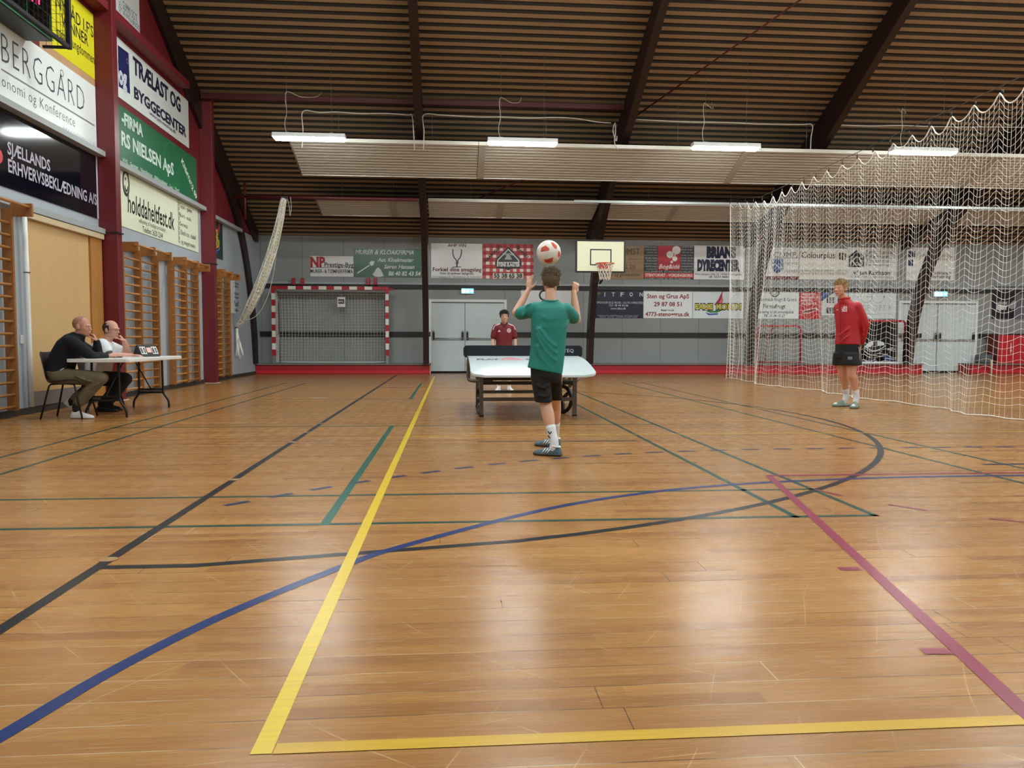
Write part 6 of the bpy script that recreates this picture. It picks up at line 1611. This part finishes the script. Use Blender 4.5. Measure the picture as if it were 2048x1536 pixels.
for q in (-1, 1):
    s0 = C0(1696, 615)+r*q*.152; el = C0(1697, 650, -.09)+r*q*.205; wr = C0(1697, 688, -.175)+r*q*.06
    p.limb([s0, s0.lerp(el, .5)+r*q*.006, el], [.054, .050, .044]); p.limb([el, el.lerp(wr, .4), wr], [.044, .043, .028])
    p.hand(wr+V(0, 0, -.01*q), -r*q*.8+V(0, 0, -.5), -f if q > 0 else -f, -q, .98, (.5, .55, .6, .6))
kl, al = C0(1703, 747, .03), px(1713, 790, 10.78); kr, ar = C0(1685, 747, .02), px(1692, 787, 11.02)
kl = px(1703, 747, 10.75); kr = px(1685.5, 747, 10.95)
for kn, an, hq in ((kl, al, -1), (kr, ar, 1)):
    hh = C0(1694, 706)+r*hq*.082; p.limb([hh, hh.lerp(kn, .5)+r*hq*.008, kn, kn.lerp(an, .32)-f*.018, kn.lerp(an, .7), an], [.092, .080, .062, .063, .044, .036])
p.body(.006)
RJ = M('red_track_jacket', rgb(176, 24, 38), .5, noise=.10, nscale=8)
b = MB()
rg2 = [(C0(1689.5, 597), .072, .066), (C0(1691, 603.5), .105, .082), (C0(1694.5, 609), .165, .098), (C0(1696, 618), .198, .118), (C0(1697, 638), .196, .136), (C0(1696.5, 662), .178, .132), (C0(1695, 689), .186, .138)]
p.torso([(c, r, f, w_, d_) for c, w_, d_ in rg2], b)
for q in (-1, 1):
    s0 = C0(1696, 614)+r*q*.160; el = C0(1697, 650, -.09)+r*q*.208; wr = C0(1697, 684, -.165)+r*q*.095
    p.limb([s0, s0.lerp(el, .5)+r*q*.006, el], [.070, .067, .060], b); p.limb([el, el.lerp(wr, .5), wr], [.062, .058, .046], b)
G_ = lambda x, y, ff: px(x, y, Y_)+f*ff
folds(b, [[G_(1684, 672, .122)-r*.02, G_(1692, 662, .118)-r*.08, G_(1700, 652, .10)-r*.12], [G_(1686, 686, .122)-r*.02, G_(1694, 674, .118)-r*.09, G_(1703, 662, .09)-r*.14], [G_(1700, 630, .06)-r*.17, G_(1704, 650, .02)-r*.19, G_(1704, 672, 0)-r*.19]], .013)
jk = p.part(b, 'jacket', RJ, vox=.009, smooth=8)
b = MB(); c_ = C0(1689.3, 596.5); b.tube([c_+r*.066*math.cos(a)+f*.060*math.sin(a)+V(0, 0, -.008*math.sin(a)) for a in [2*PI*k/20 for k in range(20)]], .018, 8, True); p.part(b, 'collar', RJ, jk)
b = MB(); b.tube(catmull([C0(1690, 603, .105)+r*.0, C0(1692, 620, .128), C0(1694, 645, .142), C0(1694, 687, .142)], 5), .005, 5); p.part(b, 'zip', M('dark_red_zip', rgb(110, 14, 24), .5), jk)
def flagmark(c, n, w_, h_):
    n = Vector(n).normalized(); u = V(0, 0, 1).cross(n).normalized(); v = n.cross(u); b = MB(); c = Vector(c)
    for (a0, a1, b0, b1) in ((-1, -.45, .12, 1), (-1, -.45, -.9, -.12), (-.2, 1, .12, 1), (-.2, 1, -.9, -.12)): b.add([c+u*w_*a+v*h_*d_ for a, d_ in ((a0, b0), (a1, b0), (a1, b1), (a0, b1))], [(0, 1, 2, 3)], False)
    return b
nrm = (f*.75-r*.66)
cf = px(1690.5, 617.5, Y_)+f*.10-r*.035
# chest marks sit just proud of the jacket on the side facing the camera
def proud(x, y, d0): 
    dr = ray(x, y); t = (Y_-d0)/dr.y; return V(0, 0, CH)+dr*t
WMK = M('white_jacket_print', rgb(226, 214, 216), .6)
cc = proud(1689, 617.5, .155); b = MB(); nv = (f*.80-r*.60).normalized(); u_ = V(0, 0, 1).cross(nv).normalized(); 
for (a0, a1, z0, z1) in ((-.036, .036, .004, .015), (-.012, .002, -.028, .040), (-.034, .034, -.040, -.030), (.012, .034, -.022, -.004), (-.034, -.018, -.022, -.004), (.010, .030, .022, .036)): b.add([cc+u_*a+V(0, 0, z) for a, z in ((a0, z0), (a1, z0), (a1, z1), (a0, z1))], [(0, 1, 2, 3)], False)
p.part(b, 'chest_emblem', WMK, jk)
cc = proud(1674, 619.5, .10); b = MB(); b.add([cc+V(-.012, 0, -.006), cc+V(.012, -.006, -.006), cc+V(.012, -.006, .004), cc+V(-.012, 0, .0)], [(0, 1, 2, 3)], False); p.part(b, 'chest_mark', WMK, jk)
b = MB()
p.torso([(C0(1694.5, 686), r, f, .172, .126), (C0(1694, 704), r, f, .178, .132), (C0(1693, 716), r, f, .176, .132)], b)
for hq, kn in ((-1, kl), (1, kr)):
    h_ = C0(1694, 706)+r*hq*.082; k_ = h_.lerp(kn, .60); p.torso([(h_, r, f, .105, .136), (h_.lerp(kn, .35)+r*hq*.01, r, f, .112, .138), (k_+r*hq*.012, r, f, .115, .136)], b)
p.torso([(C0(1694, 706), r, f, .10, .125), (C0(1694, 722)-f*.0, r, f, .09, .128), (C0(1694.5, 730.5), r, f, .085, .130)], b)
so_ = p.part(b, 'shorts', BLKSH, vox=.009, smooth=5)
for off, col in ((0, (176, 150, 120)), (.030, (150, 160, 170))):
    a0 = C0(1694, 694)-r*.183-f*(.02+off); a1 = C0(1694, 724)-r*.205-f*(.01+off); b = MB(); b.tube([a0, a0.lerp(a1, .5)-r*.006, a1], .006, 5); p.part(b, 'side_stripe', M('stripe_%d' % col[0], rgb(*col), .6), so_)
b = MB(); cc = proud(1700, 716.5, .215); u_ = V(0, 0, 1).cross((f*.7-r*.7)).normalized()
for z0 in (-.018, -.002, .012): b.add([cc+u_*a+V(0, 0, z) for a, z in ((-.03, z0), (.03, z0), (.03, z0+.010), (-.03, z0+.010))], [(0, 1, 2, 3)], False)
p.part(b, 'shorts_print', M('grey_shorts_print', rgb(140, 142, 148), .6), so_)
SAGE = M('sage_green_foam', rgb(116, 132, 118), .7, noise=.06, nscale=14)
for kn, an, d_, hx in ((kl, al, V(-.62, -.78, 0), V(.03, .05, 0)), (kr, ar, V(-.97, -.22, 0), V(.05, .015, 0))):
    b = MB(); p.limb([kn.lerp(an, .80), an, an+V(0, 0, -.045)], [.047, .043, .043], b)
    d_ = d_.normalized(); hl = an+hx; hl.z = .035
    p.limb([an+V(0, 0, -.05), hl+d_*.10+V(0, 0, .012), hl+d_*.235], [.042, .036, .030], b); so2 = p.part(b, 'sock', SOCK, vox=.008, smooth=3)
    sd = d_.cross(V(0, 0, 1)); S = []
    for t, hw in ((0, .030), (.04, .042), (.2, .045), (.45, .045), (.7, .054), (.88, .052), (.97, .038), (1, .020)):
        c_ = Vector((hl.x, hl.y, 0))-d_*.02+d_*.29*t; S.append([c_+sd*hw*math.cos(a)+V(0, 0, .003+(.034 if math.sin(a) > 0 else 0)*min(1, abs(math.sin(a))*3)) for a in [2*PI*k/16 for k in range(16)]])
    b = MB(); b.rings(S); sl_ = p.part(b, 'slipper', SAGE)
    S = []
    for t, hw, h_ in ((.42, .050, .100), (.55, .054, .092), (.70, .056, .076), (.82, .055, .066)):
        c_ = Vector((hl.x, hl.y, 0))-d_*.02+d_*.29*t; S.append([c_+sd*hw*math.cos(a)+V(0, 0, .02+max(-.012, h_*math.sin(a)-.02)) for a in [2*PI*k/20 for k in range(20)]])
    b = MB(); b.rings(S); p.part(b, 'strap', SAGE, sl_)
BLD = M('curly_blond_hair', rgb(160, 132, 88), .7, noise=.45, nscale=60)
p.hair(BLD, lambda x, y, z: z > .060 or (y < .018 and z > -.015) or (abs(x) > .06 and z > .015 and y < .04), .010, [(480, lambda x, y, z: z > .052, lambda x, y, z, q: (q.uniform(-1, 1), .4+q.uniform(-.9, .6), .5), .030, .0036), (260, lambda x, y, z: z <= .055 and y < .03 and z > -.02, lambda x, y, z, q: (q.uniform(-.2, .2), -.1, -.9), .014, .003)], 3)
p.face(BROWN, M('blond_brow', rgb(110, 84, 56), .7), LIP)

# ------------------------------------------------------------------ the two seated men
def seated(base, label, skin, Y_, pts, f, hf, hk, jaw, torso_s, arms):
    p = Person(base, label, skin); f = Vector(f).normalized(); r = V(f.y, -f.x, 0)
    N, C, W, P = [px(x, y, Y_) for x, y in pts]
    up = lambda a, b_: (a-b_).normalized()
    def fr(t): t = Vector(t).normalized(); g = f-t*f.dot(t); return g.normalized()
    ax = [up(N, C), up(N, W), up(C, P), up(W, P)]
    p.frame = (f, r, N, C, W, P, ax, fr)
    s = torso_s
    p.torso([(N+ax[0]*.03, r, fr(ax[0]), .058, .058), (N, r, fr(ax[0]), .085*s, .075), (N.lerp(C, .35), r, fr(ax[0]), .180*s, .100*s), (C, r, fr(ax[1]), .180*s, .125*s), (C.lerp(W, .55), r, fr(ax[2]), .165*s, .128*s), (W, r, fr(ax[3]), .162*s, .130*s), (P, r, fr(V(.2, 0, 1)), .175*s, .135*s), (P+V(.0, 0, -.085), r, f, .165*s, .12*s)])
    return p
# man in the navy jumper
Y_ = 9.95
p = seated((px(118, 830, Y_).x, Y_, 0), 'seated man in navy turtleneck jumper, hand at his mouth', skin_mat('tanned_skin', rgb(194, 138, 116)), Y_, ((156, 673), (140, 694), (124, 722), (119, 748)), (1, .10, 0), None, 1, 1, 1.0, None)
f, r, N, C, W, P, ax, fr = p.frame
p.limb([N, px(161, 664, Y_)], [.064, .058]); p.head(px(163.5, 653, Y_), (.97, -.04, -.14), (.12, 0, 1), 1.04, 1.02)
sR, eR, wR = px(145, 685, Y_-.18), px(184, 713, Y_-.13), px(213, 712.5, Y_+.16)
sL, eL, wL = px(150, 685, Y_+.18), px(196.5, 713.5, Y_+.11), px(193.5, 682, Y_+.05)
for a in ((sR, eR, wR), (sL, eL, wL)):
    p.limb([a[0], a[0].lerp(a[1], .5), a[1]], [.062, .055, .044]); p.limb([a[1], a[1].lerp(a[2], .4), a[2]], [.044, .043, .029])
p.hand(wR, (.5, .8, .0), (0, 0, -1), 1, 1.0, (.3, .3, .35, .4))
p.hand(wL, (-.40, -.16, 1), (-.9, -.25, -.30), 1, 1.0, (.75, .9, .95, 1.0), .05, (.6, .4))
hR, hL = px(116, 752, Y_-.10), px(116, 752, Y_+.10); kR, kL = px(201, 757, Y_-.13), px(204, 756, Y_+.13); aR, aL = px(152, 812, Y_-.12), px(143, 803, Y_+.08)
for h_, k_, a_ in ((hR, kR, aR), (hL, kL, aL)):
    p.limb([h_, h_.lerp(k_, .5), k_], [.095, .080, .060]); p.limb([k_, k_.lerp(a_, .35), a_], [.058, .056, .038])
p.body(.006)
NV = M('navy_black_knit', rgb(11, 14, 24), .9, noise=.15, nscale=25, bump=.2, bscale=140)
b = MB()
p.torso([(px(160.5, 667, Y_), r, fr(V(.3, 0, 1)), .070, .068), (N+ax[0]*.02, r, fr(ax[0]), .078, .076), (N-ax[0]*.01, r, fr(ax[0]), .11, .09), (N.lerp(C, .35), r, fr(ax[0]), .198, .118), (C, r, fr(ax[1]), .205, .148), (C.lerp(W, .55), r, fr(ax[2]), .192, .152), (W, r, fr(ax[3]), .190, .155), (P+V(0, 0, .03), r, fr(V(.2, 0, 1)), .192, .152)], b)
for a, k in (((sR, eR, wR), 1), ((sL, eL, wL), 1)):
    p.limb([a[0], a[0].lerp(a[1], .5), a[1]], [.082, .074, .060], b); p.limb([a[1], a[1].lerp(a[2], .5), a[1].lerp(a[2], .93)], [.060, .055, .043], b)
p.part(b, 'jumper', NV, vox=.009, smooth=12)
OL = M('olive_khaki_cloth', rgb(104, 94, 70), .8, noise=.12, nscale=14)
b = MB()
p.torso([(P+V(0, 0, .05), r, f, .186, .146), (P+V(.02, 0, -.02), r, f, .192, .150), (P+V(.03, 0, -.085), r, f, .18, .13)], b)
for h_, k_, a_ in ((hR, kR, aR), (hL, kL, aL)):
    p.limb([h_, h_.lerp(k_, .5), k_], [.108, .096, .078], b); p.limb([k_, k_.lerp(a_, .35), k_.lerp(a_, .86)], [.078, .074, .062], b)
folds(b, [[px(150, 752, Y_-.22), px(170, 760, Y_-.23), px(186, 764, Y_-.2)], [px(196, 768, Y_-.2), px(184, 776, Y_-.2), px(172, 780, Y_-.19)]], .010)
p.part(b, 'trousers', OL, vox=.009, smooth=4)
b = MB(); q = px(124, 738.5, Y_-.175); b.obox(q, (1, 0, .5), (0, 1, 0), (0, 0, 1), .022, .006, .005); p.part(b, 'pocket_edge', WPAD)
WS = M('white_sneaker', rgb(222, 222, 220), .5); WSS = M('white_rubber_sole', rgb(206, 204, 200), .6)
BS = M('black_sock', rgb(20, 20, 24), .85)
for a_, k_ in ((aR, kR), (aL, kL)):
    b = MB(); p.limb([k_.lerp(a_, .80), a_, a_+V(.01, 0, -.05)], [.045, .043, .045], b); p.part(b, 'sock', BS)
p.shoe((aR.x-.055, aR.y, .004), (1, -.18, 0), .285, WS, WSS, k=1.12)
ht = aL+V(-.06, 0, -.0); d_ = V(.62, -.05, -.66)
p.shoe(V(aL.x-.085, aL.y, .175), (.78, -.05, -.60), .27, WS, WSS, up=(.6, 0, .8), k=1.08)
p.hair(M('shaved_stubble', rgb(162, 116, 98), .8, noise=.3, nscale=80), lambda x, y, z: (z > .055 and y < .02) or (y < -.01 and z > -.03), .0018, [], 4)
p.face(BROWN, M('brown_brow', rgb(84, 60, 46), .7), LIP)
# man in the white shirt
Y_ = 10.82
p = seated((px(200, 820, Y_).x, Y_, 0), 'seated bald man with glasses in a white T-shirt, hand at his mouth', skin_mat('pink_skin', rgb(204, 150, 132)), Y_, ((213, 682), (205, 700), (198, 728), (196, 753)), (1, .05, 0), None, 1, 1, 1.02, None)
f, r, N, C, W, P, ax, fr = p.frame
p.limb([N, px(219, 671, Y_)], [.066, .060]); p.head(px(222.5, 659.5, Y_), (.94, -.26, -.10), (.1, 0, 1), 1.05, 1.10)
sR, eR, wR = px(205, 690, Y_-.18), px(219, 712, Y_-.22), px(262, 711, Y_-.03)
sL, eL, wL = px(212, 690, Y_+.19), px(256, 709.5, Y_+.16), px(248.5, 682, Y_+.06)
for a in ((sR, eR, wR), (sL, eL, wL)):
    p.limb([a[0], a[0].lerp(a[1], .5), a[1]], [.064, .058, .046]); p.limb([a[1], a[1].lerp(a[2], .4), a[2]], [.046, .045, .030])
p.hand(wR, (1, .25, .02), (0, .1, -1), 1, 1.0, (.2, .25, .3, .35))
p.hand(wL, (-.62, -.16, .9), (-.8, -.2, -.55), 1, 1.0, (.6, .8, .9, .95), .05, (.6, .4))
hR, hL = px(195, 757, Y_-.10), px(195, 757, Y_+.10); kR, kL = px(250, 757, Y_-.12), px(252, 758, Y_+.14); aR, aL = px(203, 810, Y_-.10), px(214, 808, Y_+.12)
for h_, k_, a_ in ((hR, kR, aR), (hL, kL, aL)):
    p.limb([h_, h_.lerp(k_, .5), k_], [.095, .080, .060]); p.limb([k_, k_.lerp(a_, .35), a_], [.058, .056, .038])
p.body(.006)
WTS = M('white_cotton', rgb(222, 226, 232), .8, noise=.04, nscale=10)
b = MB()
p.torso([(N+ax[0]*.012, r, fr(ax[0]), .082, .080), (N-ax[0]*.015, r, fr(ax[0]), .115, .092), (N.lerp(C, .35), r, fr(ax[0]), .20, .120), (C, r, fr(ax[1]), .205, .150), (C.lerp(W, .55), r, fr(ax[2]), .195, .158), (W, r, fr(ax[3]), .195, .162), (P+V(0, 0, .02), r, fr(V(.2, 0, 1)), .195, .155)], b)
p.limb([sR, sR.lerp(eR, .3), sR.lerp(eR, .52)], [.086, .080, .078], b); p.limb([sL, sL.lerp(eL, .3), sL.lerp(eL, .6)], [.086, .082, .080], b)
folds(b, [[px(214, 696, Y_-.16), px(222, 708, Y_-.14), px(222, 722, Y_-.14)], [px(206, 716, Y_-.19), px(212, 728, Y_-.18), px(210, 740, Y_-.16)]], .012)
p.part(b, 't_shirt', WTS, vox=.009, smooth=8)
b = MB(); m0 = sR.lerp(eR, .55); m1 = sR.lerp(eR, .72); p.limb([m0, m1], [.067, .064], b); p.part(b, 'tattoo', M('dark_tattoo_skin', rgb(70, 66, 68), .6, noise=.4, nscale=30))
b = MB()
p.torso([(P+V(0, 0, .05), r, f, .188, .15), (P+V(.02, 0, -.02), r, f, .192, .15), (P+V(.03, 0, -.085), r, f, .18, .13)], b)
for h_, k_, a_ in ((hR, kR, aR), (hL, kL, aL)):
    p.limb([h_, h_.lerp(k_, .5), k_], [.108, .098, .082], b); p.limb([k_, k_.lerp(a_, .35), k_.lerp(a_, .95)], [.080, .076, .062], b)
p.part(b, 'trousers', JEANS, vox=.009, smooth=4)
for a_ in (aR, aL): p.shoe((a_.x-.06, a_.y, .004), (1, -.1, 0), .28, BLK, BLKM, k=1.1)
p.hair(M('cropped_dark_hair', rgb(52, 44, 42), .8, noise=.3, nscale=80), lambda x, y, z: (y < -.02 and z > -.04 and z < .085) or (abs(x) > .055 and z < .055 and z > -.01 and y < .02), .004, [(700, lambda x, y, z: (y < -.02 and z > -.04 and z < .085) or (abs(x) > .055 and z < .055 and z > -.01 and y < .02), lambda x, y, z, q: (0, -.3, -1), .009, .0026)], 6)
p.face(BROWN, M('brown_brow', rgb(84, 60, 46), .7), LIP)
GLF = M('dark_glasses_frame', rgb(34, 28, 28), .3)
b = MB()
for q in (-1, 1):
    b.tube([p.hp(q*.033+.024*math.cos(a), .099, .003+.016*math.sin(a)) for a in [2*PI*k/18 for k in range(18)]], .0018, 5, True)
    b.tube([p.hp(q*.057, .098, .006), p.hp(q*.074, .06, .008), p.hp(q*.079, -.01, .004)], .0020, 5)
b.tube([p.hp(-.009, .101, .006), p.hp(0, .104, .008), p.hp(.009, .101, .006)], .0018, 5)
p.part(b, 'glasses', GLF)
